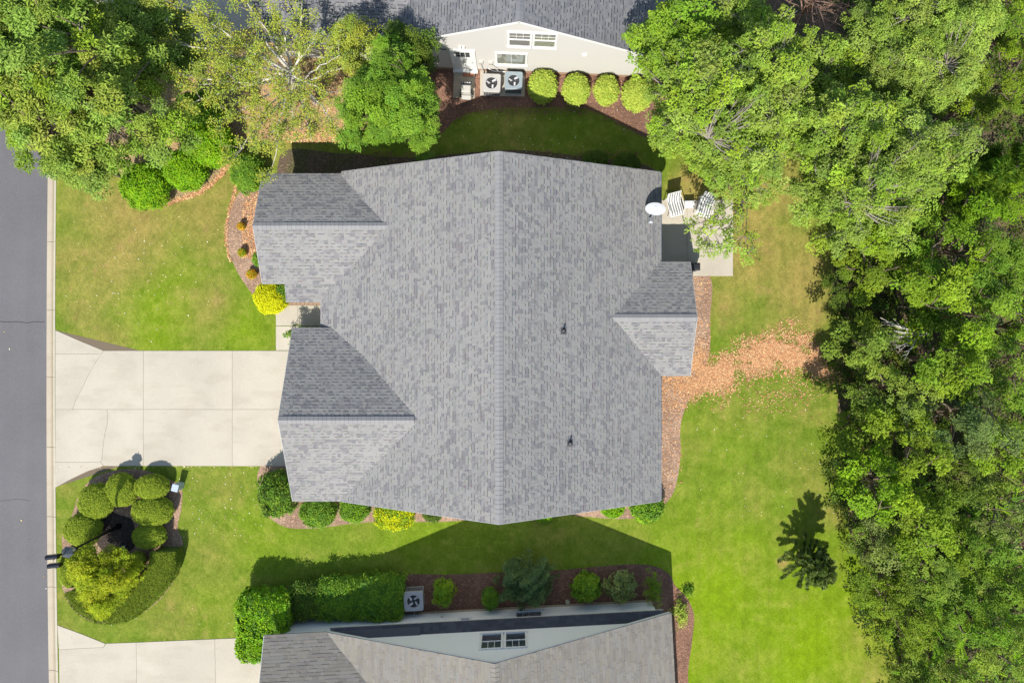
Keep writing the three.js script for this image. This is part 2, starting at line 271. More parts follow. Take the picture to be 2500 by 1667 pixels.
// planting beds
function bed(name, label, pts, mat, curved = true, y = 0.008) { return structure(name, flatShape(pts.map((q) => G(...q)), y, curved), mat, label, 'planting bed'); }
const c5 = (x, y) => [x / 3.137, 380 + y / 3.137];
bed('planting_bed', 'curved brown mulch bed along the front wing with three small orange plants', [c5(1990, 250), c5(1850, 270), c5(1785, 360), c5(1742, 480), c5(1724, 590), c5(1737, 690), c5(1775, 800), c5(1822, 900), c5(1885, 1000), c5(1960, 1080), [690, 735], [760, 700], [760, 460], [690, 430]], M.bed);
bed('planting_bed', 'straw-brown leafy bed under the birch and the clipped green shrubs', [[300, 440], [340, 482], [385, 499], [450, 479], [505, 450], [548, 412], [580, 372], [640, 346], [740, 345], [840, 335], [900, 300], [880, 140], [760, 100], [640, -40], [440, -60], [420, 100], [300, 120], [240, 260]], M.straw);
bed('planting_bed', 'reddish mulch bed below the sunlit gable wall of the upper house', [[1010, 150], [1100, 160], [1330, 168], [1500, 172], [1625, 180], [1640, 330], [1580, 336], [1510, 300], [1440, 268], [1300, 262], [1200, 266], [1120, 285], [1070, 330], [1020, 330], [990, 240]], M.redBed);
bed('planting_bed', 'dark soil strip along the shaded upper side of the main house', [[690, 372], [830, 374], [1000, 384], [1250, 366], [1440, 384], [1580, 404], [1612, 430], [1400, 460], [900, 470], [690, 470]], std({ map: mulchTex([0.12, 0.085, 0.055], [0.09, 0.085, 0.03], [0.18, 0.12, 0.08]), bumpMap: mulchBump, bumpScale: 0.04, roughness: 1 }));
bed('planting_bed', 'brown bed with fallen leaves along the rear wall beside the rear lawn', [[1580, 676], [1700, 674], [1734, 678], [1734, 780], [1732, 862], [1702, 940], [1676, 990], [1662, 1040], [1662, 1100], [1657, 1155], [1643, 1205], [1612, 1240], [1555, 1264], [1454, 1263], [1390, 1250], [1400, 1190], [1560, 1150], [1560, 800]], M.bed);
bed('planting_bed', 'brown bed with a row of shrubs along the garage side of the main house', [[635, 1139], [690, 1138], [780, 1139], [900, 1180], [1250, 1225], [1180, 1262], [1060, 1274], [960, 1272], [860, 1278], [760, 1290], [690, 1284], [640, 1240]], M.bed);
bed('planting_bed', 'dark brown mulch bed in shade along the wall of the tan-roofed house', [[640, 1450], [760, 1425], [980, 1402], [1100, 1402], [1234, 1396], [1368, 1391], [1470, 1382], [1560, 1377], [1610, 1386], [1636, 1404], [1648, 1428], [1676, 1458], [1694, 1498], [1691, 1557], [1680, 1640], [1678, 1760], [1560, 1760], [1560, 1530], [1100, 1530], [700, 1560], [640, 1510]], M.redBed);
bed('planting_bed', 'rounded island bed with clipped shrubs and the lamp post beside the street', [[560, 195], [760, 175], [960, 235], [1046, 300], [1048, 420], [1024, 560], [1055, 640], [1046, 760], [1005, 890], [920, 1010], [830, 1090], [700, 1160], [560, 1182], [430, 1155], [335, 1080], [290, 1000], [262, 900], [272, 740], [272, 600], [330, 480], [380, 340], [450, 250]].map((q) => c7(...q)), M.bed);
bed('planting_bed', 'mulch patch darkened to paint shade round the foot of the lamp post', [[500, 470], [560, 440], [640, 470], [720, 500], [745, 580], [735, 690], [640, 715], [540, 705], [490, 640]].map((q) => c7(...q)), std({ map: mulchTex([0.05, 0.035, 0.03], [0.035, 0.026, 0.022], [0.09, 0.055, 0.04]), bumpMap: mulchBump, bumpScale: 0.04, roughness: 1 }), true, 0.014);  // the dark colour stands in for shade lying on the bed here
structure('woodland_floor', flatShape([[1640, -500], [1645, 40], [1760, 90], [1900, 130], [2010, 220], [2085, 430], [2062, 560], [2040, 640], [2035, 740], [2075, 800], [2085, 900], [2048, 960], [2056, 1080], [2070, 1200], [2075, 1300], [2125, 1400], [2145, 1480], [2185, 1580], [2200, 1680], [2240, 1900], [3600, 1900], [3600, -500]].map((q) => G(...q)), 0.012, true), M.litter, 'dark leafy woodland floor beyond the rear lawn', 'woodland floor');

// ------------------------------------------------------------------ houses
const TAB = [0.08, 0.105, 0.13, 0.16, 0.19, 0.23], EXPO = 0.145;
// a plane: {a:'x'|'z' (slope axis), s:+1|-1 (downhill), r: ridge coordinate, h: ridge height, m: slope, l: horizontal run, c0, c1: extent along the ridge, from: run where it starts}
const planeH = (p, x, z) => { const t = ((p.a === 'x' ? x : z) - p.r) * p.s, c = p.a === 'x' ? z : x; return t < (p.from || 0) - 0.01 || t > p.l || c < p.c0 || c > p.c1 ? -9 : p.h - p.m * t; };
const pt = (p, c, t, lift = 0) => { const k = Math.hypot(1, p.m), y = p.h - p.m * t + lift / k, q = p.r + p.s * (t + lift * p.m / k); return p.a === 'x' ? [q, y, c] : [c, y, q]; };
function makeRoof(house, planes, ridges, pal, style) {
  const deck = new MB();
  for (const p of planes) {
    const f = p.from || 0, A = [pt(p, p.c0, f), pt(p, p.c1, f), pt(p, p.c1, p.l), pt(p, p.c0, p.l)], B = A.map((q) => [q[0], q[1] - 0.1, q[2]]);
    if ((p.a === 'x') === (p.s > 0)) deck.hexa(B, A); else deck.hexa([...B].reverse(), [...A].reverse());
  }
  const roof = deck.build('roof', M.deck, house);
  const stuff = new MB(), singles = []; let left = 300;
  const mats = pal.map((c) => std({ color: lin(...c), map: grainTex, bumpMap: fineBump, bumpScale: 0.003, roughness: 0.95 }));
  const unit = TAB.map((w) => new MB().hexa([[0, 0, EXPO + 0.006], [w - 0.004, 0, EXPO + 0.006], [w - 0.004, 0, 0], [0, 0, 0]], [[0, 0.013, EXPO + 0.006], [w - 0.004, 0.013, EXPO + 0.006], [w - 0.004, 0.005, 0], [0, 0.005, 0]]).geo());
  for (const p of planes) {
    const k = Math.hypot(1, p.m), f = (p.from || 0) * k, L = p.l * k, flip = (p.a === 'x') === (p.s > 0);
    const face = (a, b, c, d) => flip ? stuff.quad(a, b, c, d) : stuff.quad(d, c, b, a);
    for (let q = L + 0.02; q > f + 0.03; q -= EXPO) {
      const q1 = q, q0 = Math.max(f, q - EXPO - 0.006), row = rr(-0.03, 0.03);
      let c = p.c0 - rr(0, 0.3), proud = rnd() < 0.5, tone = pick(pal);
      while (c < p.c1) {
        const ti = Math.floor(rnd() * TAB.length), w = TAB[ti], a = Math.max(c, p.c0), b = Math.min(c + w, p.c1); const wasWhole = a === c && b === c + w;
        c += w; proud = rnd() < style.proud ? !proud : proud; tone = rnd() < style.change ? pick(pal) : tone;
        if (b - a < 0.02) continue;
        const mid = pt(p, (a + b) / 2, (q0 + q1) / 2 / k); let under = false;
        for (const o of planes) if (o !== p && planeH(o, mid[0], mid[2]) > mid[1] + 0.1) { under = true; break; }
        if (under) continue;
        const hi = proud ? 0.013 : 0.006, lo = proud ? 0.005 : 0.002, P = (cc, qq, l) => pt(p, cc, qq / k, l);
        if (left > 0 && wasWhole && p.main && q1 < f + 2.2 && q1 > f + 0.3 && proud && q0 > f) {
          left--; const m = shadowed(new THREE.Mesh(unit[ti], mats[pal.indexOf(tone)])); m.name = 'shingle';
          const o = P(flip ? b : a, q0, 0), ux = P(flip ? b - 1 : a + 1, q0, 0), uz = P(flip ? b : a, q0 + 1, 0), vx = new THREE.Vector3(ux[0] - o[0], ux[1] - o[1], ux[2] - o[2]), vz = new THREE.Vector3(uz[0] - o[0], uz[1] - o[1], uz[2] - o[2]), vy = vz.clone().cross(vx);
          m.matrixAutoUpdate = true; m.position.set(...o); m.quaternion.setFromRotationMatrix(new THREE.Matrix4().makeBasis(vx, vy, vz)); singles.push(m);
        } else {
          const wear = 0.93 + 0.14 * fbm(mid[0] * 0.5 + 40, mid[2] * 0.5 + 40, 3); stuff.color(tone.map((v) => v * (1 + row) * wear));
          face(P(a, q0, lo), P(b, q0, lo), P(b, q1, hi), P(a, q1, hi));
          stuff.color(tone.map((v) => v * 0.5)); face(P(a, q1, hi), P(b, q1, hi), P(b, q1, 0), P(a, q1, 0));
          if (proud) { stuff.color(tone); const s0 = [P(a, q0, 0), P(a, q0, lo), P(a, q1, hi), P(a, q1, 0)], s1 = [P(b, q0, lo), P(b, q0, 0), P(b, q1, 0), P(b, q1, hi)]; face(...s0); face(...s1); }
        }
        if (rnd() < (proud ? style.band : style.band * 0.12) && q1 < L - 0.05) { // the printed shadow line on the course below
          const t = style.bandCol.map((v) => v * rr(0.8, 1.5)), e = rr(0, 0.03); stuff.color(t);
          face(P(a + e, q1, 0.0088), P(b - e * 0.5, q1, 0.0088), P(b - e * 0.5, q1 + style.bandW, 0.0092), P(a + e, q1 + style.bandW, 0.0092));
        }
      }
    }
  }
  for (const m of singles) roof.add(m);
  stuff.build('shingles', M.shingle, roof).userData.kind = 'stuff';
  // ridge caps over a raised vent
  const capMats = pal.slice(0, 4).map((c) => std({ color: lin(c[0] * 0.98, c[1] * 0.99, c[2] * 1.03), map: grainTex, roughness: 0.95 })), vent = new MB();
  for (const r of ridges) {
    const W = r.w || 0.155, T = r.raise ?? 0.035, P = (c, t, y) => { const q = [r.r + t, r.h - Math.abs(t) * r.m + y]; return r.a === 'z' ? [q[0], q[1], c] : [c, q[1], q[0]]; };
    const fl = (b, a) => r.a === 'z' ? b.hexa(a.slice(0, 4), a.slice(4)) : b.hexa(a.slice(0, 4).reverse(), a.slice(4).reverse());
    if (T > 0.02) for (const s of [-1, 1]) { const e = (W - 0.012) * s; const ring = s > 0 ? [P(r.v1, 0, 0.0), P(r.v1, e, 0.0), P(r.v0, e, 0.0), P(r.v0, 0, 0.0), P(r.v1, 0, T), P(r.v1, e, T), P(r.v0, e, T), P(r.v0, 0, T)] : [P(r.v1, e, 0.0), P(r.v1, 0, 0.0), P(r.v0, 0, 0.0), P(r.v0, e, 0.0), P(r.v1, e, T), P(r.v1, 0, T), P(r.v0, 0, T), P(r.v0, e, T)]; fl(vent, ring); }
    const mk = (raise) => { const g = new MB(), len = r.a === 'z' ? -0.215 : 0.215, turnOver = r.a === 'z'; for (const s0 of [-1, 1]) { const s = s0; const e = W * s, y0 = raise + 0.004, y1 = raise + 0.019; const b = s > 0 ? [P(0, 0, y0 - .004), P(0, e, y0 - .004), P(-len, e, y0 - .006), P(-len, 0, y0 - .006), P(0, 0, y1), P(0, e, y1), P(-len, e, y0), P(-len, 0, y0)] : [P(0, e, y0 - .004), P(0, 0, y0 - .004), P(-len, 0, y0 - .006), P(-len, e, y0 - .006), P(0, e, y1), P(0, 0, y1), P(-len, 0, y0), P(-len, e, y0)]; if (turnOver) { fl(g, [b[1], b[0], b[3], b[2], b[5], b[4], b[7], b[6]]); } else fl(g, b); } return g.geo(); };
    const gUp = mk(T), gLow = mk(0.014), pitch = 0.182;
    for (let c = r.c0 + (r.a === 'z' ? 0.0 : 0.21); c <= r.c1 - (r.a === 'z' ? 0.21 : -0.001); c += pitch) { const m = shadowed(new THREE.Mesh((r.a === 'z' ? c >= r.v0 - 0.16 && c + 0.215 <= r.v1 + 0.2 : c > r.v0 - 0.02 && c <= r.v1 + 0.2) ? gUp : gLow, pick(capMats))); m.name = 'ridge_cap'; if (r.a === 'z') m.position.z = c; else m.position.x = c; roof.add(m); }
  }
  vent.build('ridge_vent', M.dark, roof);
  return roof;
}
function gablePrism(b, prof, c0, c1, axis) { // prof: convex outline [t, y], swept from c0 to c1
  const P = (q, c) => axis === 'z' ? [q[0], q[1], c] : [c, q[1], q[0]], n = prof.length;
  for (let i = 0; i < n; i++) { const a = prof[i], d = prof[(i + 1) % n]; axis === 'z' ? b.quad(P(a, c1), P(d, c1), P(d, c0), P(a, c0)) : b.quad(P(d, c1), P(a, c1), P(a, c0), P(d, c0)); }
  for (let i = 1; i + 1 < n; i++) { b.tri(P(prof[0], c1), P(prof[i], c1), P(prof[i + 1], c1)); b.tri(P(prof[0], c0), P(prof[i + 1], c0), P(prof[i], c0)); }
}
function lapWall(parent, prof, mat, dir, y0 = 0.3, lap = 0.17) { // lap siding on the gable face at z = 0, facing dir
  const ymax = Math.max(...prof.map((q) => q[1])), b = new MB();
  const span = (y) => { let lo = 1e9, hi = -1e9; for (let i = 0; i < prof.length; i++) { const a = prof[i], d = prof[(i + 1) % prof.length]; if ((a[1] - y) * (d[1] - y) <= 0 && a[1] !== d[1]) { const x = lerp(a[0], d[0], (y - a[1]) / (d[1] - a[1])); lo = Math.min(lo, x); hi = Math.max(hi, x); } } return [lo, hi]; };
  for (let y = y0; y < ymax - 0.03; y += lap) {
    const t = Math.min(y + lap, ymax - 0.001), [a0, a1] = span(y + 0.001), [b0, b1] = span(t), o = 0.014 * dir, i = 0.003 * dir;
    const q = [[a0, y, o], [a1, y, o], [b1, t, i], [b0, t, i]], u = [[a0, y, 0], [a1, y, 0], [a1, y, o], [a0, y, o]];
    if (dir > 0) { b.quad(...q); b.quad(...u); } else { b.quad(...q.reverse()); b.quad(...u.reverse()); }
  }
  return b.build('siding', mat, parent);
}
function makeWindow(house, x, y, w, h, z, dir, { sashes = 2, mullU = [3, 2], mullL = null, paneMat = M.pane, blind = M.blind, blindUpper = true } = {}) {
  const F = new MB(), fw = 0.09, d = (a) => z + a * dir, bx = (B, x0, y0, x1, y1, a, c) => B.box(x0, y0, Math.min(d(a), d(c)), x1, y1, Math.max(d(a), d(c)));
  const x0 = x - w / 2, x1 = x + w / 2, y0 = y, y1 = y + h;
  bx(F, x0, y0, x0 + fw, y1, 0.004, 0.062); bx(F, x1 - fw, y0, x1, y1, 0.004, 0.062); bx(F, x0 + fw, y1 - fw, x1 - fw, y1, 0.004, 0.062); bx(F, x0 - 0.03, y0 - 0.05, x1 + 0.03, y0 + 0.05, 0.004, 0.09);
  const f = F.build('window', M.white, house), ym = (y0 + y1) / 2, xi0 = x0 + fw, xi1 = x1 - fw;
  const rows = sashes === 2 ? [[y0 + 0.05, ym - 0.025, mullL], [ym + 0.025, y1 - fw, mullU]] : [[y0 + 0.05, y1 - fw, mullU]];
  const S = new MB(); if (sashes === 2) bx(S, xi0, ym - 0.025, xi1, ym + 0.025, 0.01, 0.055);
  rows.forEach(([a, c, mm], i) => {
    const p = new MB(); bx(p, xi0, a, xi1, c, 0.034, 0.04); p.build('pane', paneMat, f);
    if (mm) { for (let k = 1; k < mm[0]; k++) { const xx = lerp(xi0, xi1, k / mm[0]); bx(S, xx - 0.011, a, xx + 0.011, c, 0.041, 0.052); } for (let k = 1; k < mm[1]; k++) { const yy = lerp(a, c, k / mm[1]); bx(S, xi0, yy - 0.011, xi1, yy + 0.011, 0.0415, 0.05); } }
    const B = new MB(); for (let yy = a; yy < c - 0.02; yy += 0.05) { const tilt = 0.012; B.quad(...(dir > 0 ? [[xi0, yy, d(0.016)], [xi1, yy, d(0.016)], [xi1, yy + 0.046, d(0.016 + tilt)], [xi0, yy + 0.046, d(0.016 + tilt)]] : [[xi1, yy, d(0.016)], [xi0, yy, d(0.016)], [xi0, yy + 0.046, d(0.016 + tilt)], [xi1, yy + 0.046, d(0.016 + tilt)]])); }
    B.build('blind', blind, f);
  });
  if (S.p.length) S.build('sash', M.white, f);
  return f;
}

const PAL = [[0.254, 0.248, 0.243], [0.242, 0.238, 0.234], [0.26, 0.256, 0.248], [0.248, 0.244, 0.242], [0.197, 0.193, 0.198], [0.178, 0.176, 0.185], [0.218, 0.213, 0.214], [0.258, 0.255, 0.244], [0.231, 0.229, 0.23], [0.251, 0.247, 0.24]];
// main house
const house = thing('house', [0, 0, 0]); tag(house, 'large house with light grey shingle roof, cross gables and a patio, in the middle', 'house');
const RX = -0.504, mainPlanes = [
  { a: 'x', s: 1, r: RX, h: 6, m: 0.506, l: 7.08, c0: -6.86, c1: 7.75, main: true },
  { a: 'x', s: -1, r: RX, h: 6, m: 0.5, l: 7.05, c0: -6.86, c1: 7.75 },
  { a: 'x', s: -1, r: -6.42, h: 3.04, m: 0.394, l: 2.13, c0: -3.3, c1: 2.1 },
  { a: 'z', s: -1, r: 3.9, h: 4.31, m: 0.493, l: 3.83, c0: -9.75, c1: -3.6 }, { a: 'z', s: 1, r: 3.9, h: 4.31, m: 0.493, l: 3.84, c0: -9.75, c1: -7.15 },
  { a: 'z', s: -1, r: -4.3, h: 3.57, m: 0.462, l: 2.47, c0: -11.08, c1: -7.3 }, { a: 'z', s: 1, r: -4.3, h: 3.57, m: 0.462, l: 2.4, c0: -11.08, c1: -5.2 },
  { a: 'z', s: 1, r: -1.9, h: 2.43, m: 0.28, l: 0.8, c0: -10.1, c1: -7.2 },
  { a: 'z', s: -1, r: -0.38, h: 3.56, m: 0.458, l: 2.47, c0: 4.0, c1: 7.92 }, { a: 'z', s: 1, r: -0.38, h: 3.56, m: 0.458, l: 2.56, c0: 4.0, c1: 7.92 },
  { a: 'z', s: 1, r: 3.9, h: 4.31, m: 0.493, l: 3.45, c0: -7.15, c1: -3.6 }, { a: 'z', s: -1, r: -4.3, h: 3.57, m: 0.462, l: 2.2, c0: -7.3, c1: -5.2 }];
reseed(11);
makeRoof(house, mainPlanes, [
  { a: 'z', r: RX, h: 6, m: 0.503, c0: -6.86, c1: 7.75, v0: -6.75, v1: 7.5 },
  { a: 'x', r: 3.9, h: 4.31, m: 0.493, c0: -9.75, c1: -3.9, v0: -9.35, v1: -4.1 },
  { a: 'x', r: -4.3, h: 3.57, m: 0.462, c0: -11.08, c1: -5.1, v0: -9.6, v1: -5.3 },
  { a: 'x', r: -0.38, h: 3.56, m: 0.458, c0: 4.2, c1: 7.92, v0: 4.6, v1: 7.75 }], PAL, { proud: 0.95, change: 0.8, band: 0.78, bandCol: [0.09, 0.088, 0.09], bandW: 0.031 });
{
  const w = new MB();
  gablePrism(w, [[-7.2, 0], [6.25, 0], [6.25, 2.4], [RX, 5.78], [-7.2, 2.4]], -6.55, 7.45, 'z');
  gablePrism(w, [[0.35, 0], [7.42, 0], [7.42, 2.35], [3.9, 4.1], [0.35, 2.35]].map((q) => [q[0], q[1]]), -9.45, -4.5, 'x');
  gablePrism(w, [[-6.5, 0], [-2.2, 0], [-2.2, 2.35], [-4.3, 3.36], [-6.5, 2.35]], -10.75, -5.5, 'x');
  gablePrism(w, [[-2.5, 0], [1.85, 0], [1.85, 2.3], [-0.38, 3.34], [-2.5, 2.3]], 5, 7.6, 'x');
  w.build('wall', M.siding, house);
  const f = new MB();
  const rake = (p, c) => f.bar(pt(p, c, p.from || 0, -0.07), pt(p, c, p.l, -0.07), 0.025, 0.13), eave = (p, c0 = p.c0, c1 = p.c1) => f.bar(pt(p, c0, p.l - 0.01, -0.07), pt(p, c1, p.l - 0.01, -0.07), 0.025, 0.12);
  for (const i of [0, 1]) { rake(mainPlanes[i], -6.865); rake(mainPlanes[i], 7.755); }
  for (const i of [3, 4]) rake(mainPlanes[i], -9.755); for (const i of [5, 6]) rake(mainPlanes[i], -11.085); for (const i of [8, 9]) rake(mainPlanes[i], 7.925);
  for (const i of [2, 3, 4, 5, 6, 7, 8, 9]) eave(mainPlanes[i], i === 2 ? -1.1 : undefined, i === 2 ? 0.1 : undefined);
  eave(mainPlanes[0], -6.86, -2.9); eave(mainPlanes[0], 2.2, 7.75);
  f.build('fascia', std({ color: lin(0.42, 0.43, 0.45), roughness: 0.6 }), house);
  const g = new MB(); for (const [a, b] of [[-6.85, -2.92], [2.25, 7.74]]) { g.box(6.575, 2.29, a, 6.585, 2.4, b); g.box(6.635, 2.29, a, 6.645, 2.385, b); g.box(6.585, 2.29, a, 6.635, 2.3, b); }
  g.build('gutter', std({ color: lin(0.3, 0.33, 0.38), roughness: 0.5 }), house);
  for (const s of [-1, 1]) makeWindow(house, 0.3 + s * 0.53, 3.1, 1.04, 1.5, 7.45, 1, {});
  const d = new MB(); for (let i = 0; i < 4; i++) d.box(-9.5, 0.05 + i * 0.53, 1.5, -9.46, 0.55 + i * 0.53, 6.3); d.build('garage_door', M.white, house);
  const pp = merge(boxG(0.16, 2.1, 0.16, -8.3, 0, -1.3, 0.01), boxG(0.24, 0.14, 0.24, -8.3, 0, -1.3)); mesh('porch_post', pp, M.white, house);
  const fd = new MB().box(-7.25, 0.1, -1.5, -7.21, 2.1, -0.5); fd.build('front_door', M.white, house);
}
// vent pipes on the rear slope
function ventPipe(px, py, label) {
  const x = X(px, 5.1), z = Z(py, 5.1), y = 6 - 0.506 * (x - RX), r = thing('vent_pipe', [x, y - 0.03, z]);
  const fl = new THREE.BoxGeometry(0.34, 0.012, 0.34); fl.rotateZ(-Math.atan(0.506)); fl.translate(0.02, 0.045, 0); mesh('flashing', fl, M.deck, r);
  const boot = new THREE.CylinderGeometry(0.055, 0.13, 0.16, 16); boot.translate(0, 0.11, 0); mesh('boot', boot, M.dark, r);
  mesh('pipe', merge(new THREE.LatheGeometry([[0.03, 0], [0.045, 0], [0.048, 0.4], [0.032, 0.4], [0.03, 0.1]].map((q) => new THREE.Vector2(...q)), 16)), std({ color: lin(0.62, 0.56, 0.53), roughness: 0.6 }), r);
  r.scale.setScalar(0.85); tag(r, label, 'vent pipe', 'plumbing vents on the rear slope');
}
ventPipe(1377, 808, 'small vent pipe with black boot on the rear slope, nearer the rear gable');
ventPipe(1394, 1087, 'small vent pipe with black boot on the rear slope, nearer the lower gable end');

// upper house with a sunlit gable wall
const PAL2 = [[0.183, 0.184, 0.194], [0.168, 0.17, 0.182], [0.195, 0.196, 0.204], [0.178, 0.179, 0.191], [0.148, 0.15, 0.164], [0.204, 0.205, 0.211], [0.156, 0.158, 0.172]];
const upper = thing('house', [0.29, 0, -12.16], -0.042); tag(upper, 'grey-roofed house with a sunlit white gable wall at the top edge', 'house');
const upPlanes = [
  { a: 'x', s: 1, r: 0, h: 5.72, m: 0.5, l: 6.7, c0: -16, c1: 0.08, main: true }, { a: 'x', s: -1, r: 0, h: 5.72, m: 0.5, l: 6.5, c0: -16, c1: 0.08 },
  { a: 'z', s: 1, r: -2.7, h: 3.85, m: 0.5, l: 2.72, c0: -11.6, c1: -3.2 }, { a: 'z', s: -1, r: -2.7, h: 3.85, m: 0.5, l: 2.9, c0: -11.6, c1: -3.2 }];
reseed(12);
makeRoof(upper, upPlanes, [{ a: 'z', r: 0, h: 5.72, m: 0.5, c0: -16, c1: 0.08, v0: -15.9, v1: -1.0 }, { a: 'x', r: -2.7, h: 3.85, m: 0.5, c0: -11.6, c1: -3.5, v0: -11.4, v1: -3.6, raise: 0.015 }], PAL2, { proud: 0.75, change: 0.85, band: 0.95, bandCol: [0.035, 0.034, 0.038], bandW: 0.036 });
{
  const w = new MB(); gablePrism(w, [[-6.1, 0], [6.5, 0], [6.5, 2.38], [0, 5.6], [-6.1, 2.55]], -15.8, -0.02, 'z'); gablePrism(w, [[-5.2, 0], [-0.3, 0], [-0.3, 2.5], [-2.7, 3.7], [-5.2, 2.5]], -11.2, -5, 'x'); w.build('wall', M.siding, upper);
  lapWall(upper, [[-6.1, 0.3], [6.5, 0.3], [6.5, 2.36], [0, 5.6], [-6.1, 2.56]], M.siding, 1);
  const f = new MB(); for (const p of upPlanes.slice(0, 2)) f.bar(pt(p, 0.085, 0, -0.075), pt(p, 0.085, p.l, -0.075), 0.022, 0.13); f.bar(pt(upPlanes[0], -16, 6.69, -0.07), pt(upPlanes[0], 0.08, 6.69, -0.07), 0.025, 0.12); f.bar(pt(upPlanes[2], -11.6, 2.71, -0.07), pt(upPlanes[2], -5.8, 2.71, -0.07), 0.025, 0.12); f.build('fascia', M.white, upper);
  const fb = new MB(); fb.box(-6.1, 0, -0.03, 6.5, 0.295, -0.004); fb.build('foundation', M.brick, upper);
  for (const s of [-1, 1]) makeWindow(upper, 0.57 + s * 0.53, 3.12, 1.04, 1.5, 0, 1, {});
  makeWindow(upper, -0.32, 1.0, 1.45, 1.4, 0, 1, { sashes: 1, mullU: [2, 1], blind: std({ color: lin(0.5, 0.56, 0.45), roughness: 0.8 }) });
  // side door
  const D = new MB(); D.box(-3.08, 0.2, 0.004, -2.98, 2.5, 0.07); D.box(-2.04, 0.2, 0.004, -1.94, 2.5, 0.07); D.box(-2.98, 2.4, 0.004, -2.04, 2.5, 0.07); D.box(-3.1, 0.06, 0, -1.92, 0.2, 0.16);
  const dr = D.build('door', M.white, upper); const leaf = new MB().box(-2.98, 0.2, 0.006, -2.04, 2.4, 0.03); for (const a of [-2.88, -2.48]) { leaf.box(a, 0.32, 0.03, a + 0.34, 0.85, 0.038); leaf.box(a, 0.95, 0.03, a + 0.34, 1.55, 0.038); } leaf.build('door_leaf', M.white, dr);
  for (let i = 0; i < 3; i++) for (let j = 0; j < 2; j++) new MB().box(-2.83 + i * 0.22, 1.72 + j * 0.26, 0.03, -2.64 + i * 0.22, 1.95 + j * 0.26, 0.036).build('pane', M.darkPane, dr);
  const kn = new THREE.SphereGeometry(0.035, 12, 8); kn.translate(-2.12, 1.15, 0.08); mesh('knob', kn, M.steel, dr);
  for (const s of [0, 1]) { const c = new THREE.CylinderGeometry(0.055, 0.07, 0.12, 16); c.rotateX(1.1); c.translate(-2.58 + s * 0.17, 2.84, 0.1); mesh('flood_light', c, M.white, upper); }
  mesh('dryer_vent', merge(boxG(0.2, 0.2, 0.06, 2.92, 2.42, 0.035, 0.012), boxG(0.16, 0.03, 0.08, 2.92, 2.6, 0.06)), M.white, upper);
  for (const [x, y] of [[-1.72, 1.1], [-1.27, 1.08]]) { const m = mesh('disconnect_box', boxG(0.17, 0.22, 0.1, x, y, 0.065, 0.01), std({ color: lin(0.42, 0.38, 0.3), roughness: 0.6 }), upper); mesh('lid', boxG(0.19, 0.02, 0.12, x, 0.22 + y, 0.07), M.greyPaint, m); }
  const cb = [tube([[-1.72, 1.1, 0.07], [-1.7, 0.6, 0.09], [-1.62, 0.25, 0.35], [-1.5, 0.2, 0.6]].map((q) => new THREE.Vector3(...q)), 0.018, 0.018, 6), tube([[-1.25, 1.08, 0.07], [-1.05, 0.7, 0.12], [-0.7, 0.3, 0.3], [-0.35, 0.25, 0.45]].map((q) => new THREE.Vector3(...q)), 0.015, 0.015, 6)];
  mesh('cable', merge(...cb), M.greyPaint, upper);
  mesh('refrigerant_line', merge(tube([[-1.4, 0.42, 0.02], [-1.2, 0.42, 0.14], [0.1, 0.4, 0.16], [0.3, 0.35, 0.4]].map((q) => new THREE.Vector3(...q)), 0.022, 0.022, 6), tube([[-1.7, 0.36, 0.02], [-1.65, 0.3, 0.2], [-1.63, 0.12, 0.9]].map((q) => new THREE.Vector3(...q)), 0.025, 0.025, 6)), M.white, upper);
  mesh('meter_box', merge(boxG(0.3, 0.42, 0.14, -4.1, 1.35, 0.09, 0.012)), M.bluePaint, upper); mesh('meter_dial', (() => { const c = new THREE.CylinderGeometry(0.09, 0.09, 0.1, 18); c.rotateX(Math.PI / 2); c.translate(-4.1, 1.6, 0.2); return c; })(), M.steel, upper);
  const cv = new THREE.LatheGeometry([[0.0, 0.5], [0.16, 0.47], [0.17, 0.4], [0.12, 0.4], [0.12, 0]].map((q) => new THREE.Vector2(...q)), 20); cv.translate(0.05, 5.7, -1.35); mesh('roof_vent', cv, M.deck, upper);
}
// lower house with tan-grey weathered roof and a pent roof on its shaded wall
const PAL3 = [[0.228, 0.21, 0.178], [0.212, 0.194, 0.168], [0.241, 0.223, 0.192], [0.222, 0.204, 0.176], [0.199, 0.182, 0.162], [0.233, 0.219, 0.2], [0.216, 0.206, 0.189]];
const lower = thing('house', [-0.66, 0, 13.46], 0.0536); tag(lower, 'house with a weathered tan-grey roof and a narrow pent roof painted dark as in shade at the lower edge', 'house');
const lowPlanes = [
  { a: 'x', s: 1, r: 0, h: 6.08, m: 0.483, l: 7.77, c0: -0.3, c1: 12, main: true }, { a: 'x', s: -1, r: 0, h: 6.08, m: 0.483, l: 7.6, c0: -0.3, c1: 12 },
  { a: 'z', s: -1, r: 3.6, h: 4.32, m: 0.487, l: 3.9, c0: -10.35, c1: -3.4 }, { a: 'z', s: 1, r: 3.6, h: 4.32, m: 0.487, l: 3.9, c0: -10.35, c1: -3.4 }];
reseed(13);
makeRoof(lower, lowPlanes, [{ a: 'z', r: 0, h: 6.08, m: 0.483, c0: -0.3, c1: 12, v0: -0.2, v1: -0.1, w: 0.17, raise: 0.015 }, { a: 'x', r: 3.6, h: 4.32, m: 0.487, c0: -10.35, c1: -3.7, v0: -10, v1: -9.9, raise: 0.015 }], PAL3, { proud: 0.3, change: 0.5, band: 0.6, bandCol: [0.13, 0.12, 0.11], bandW: 0.014 });
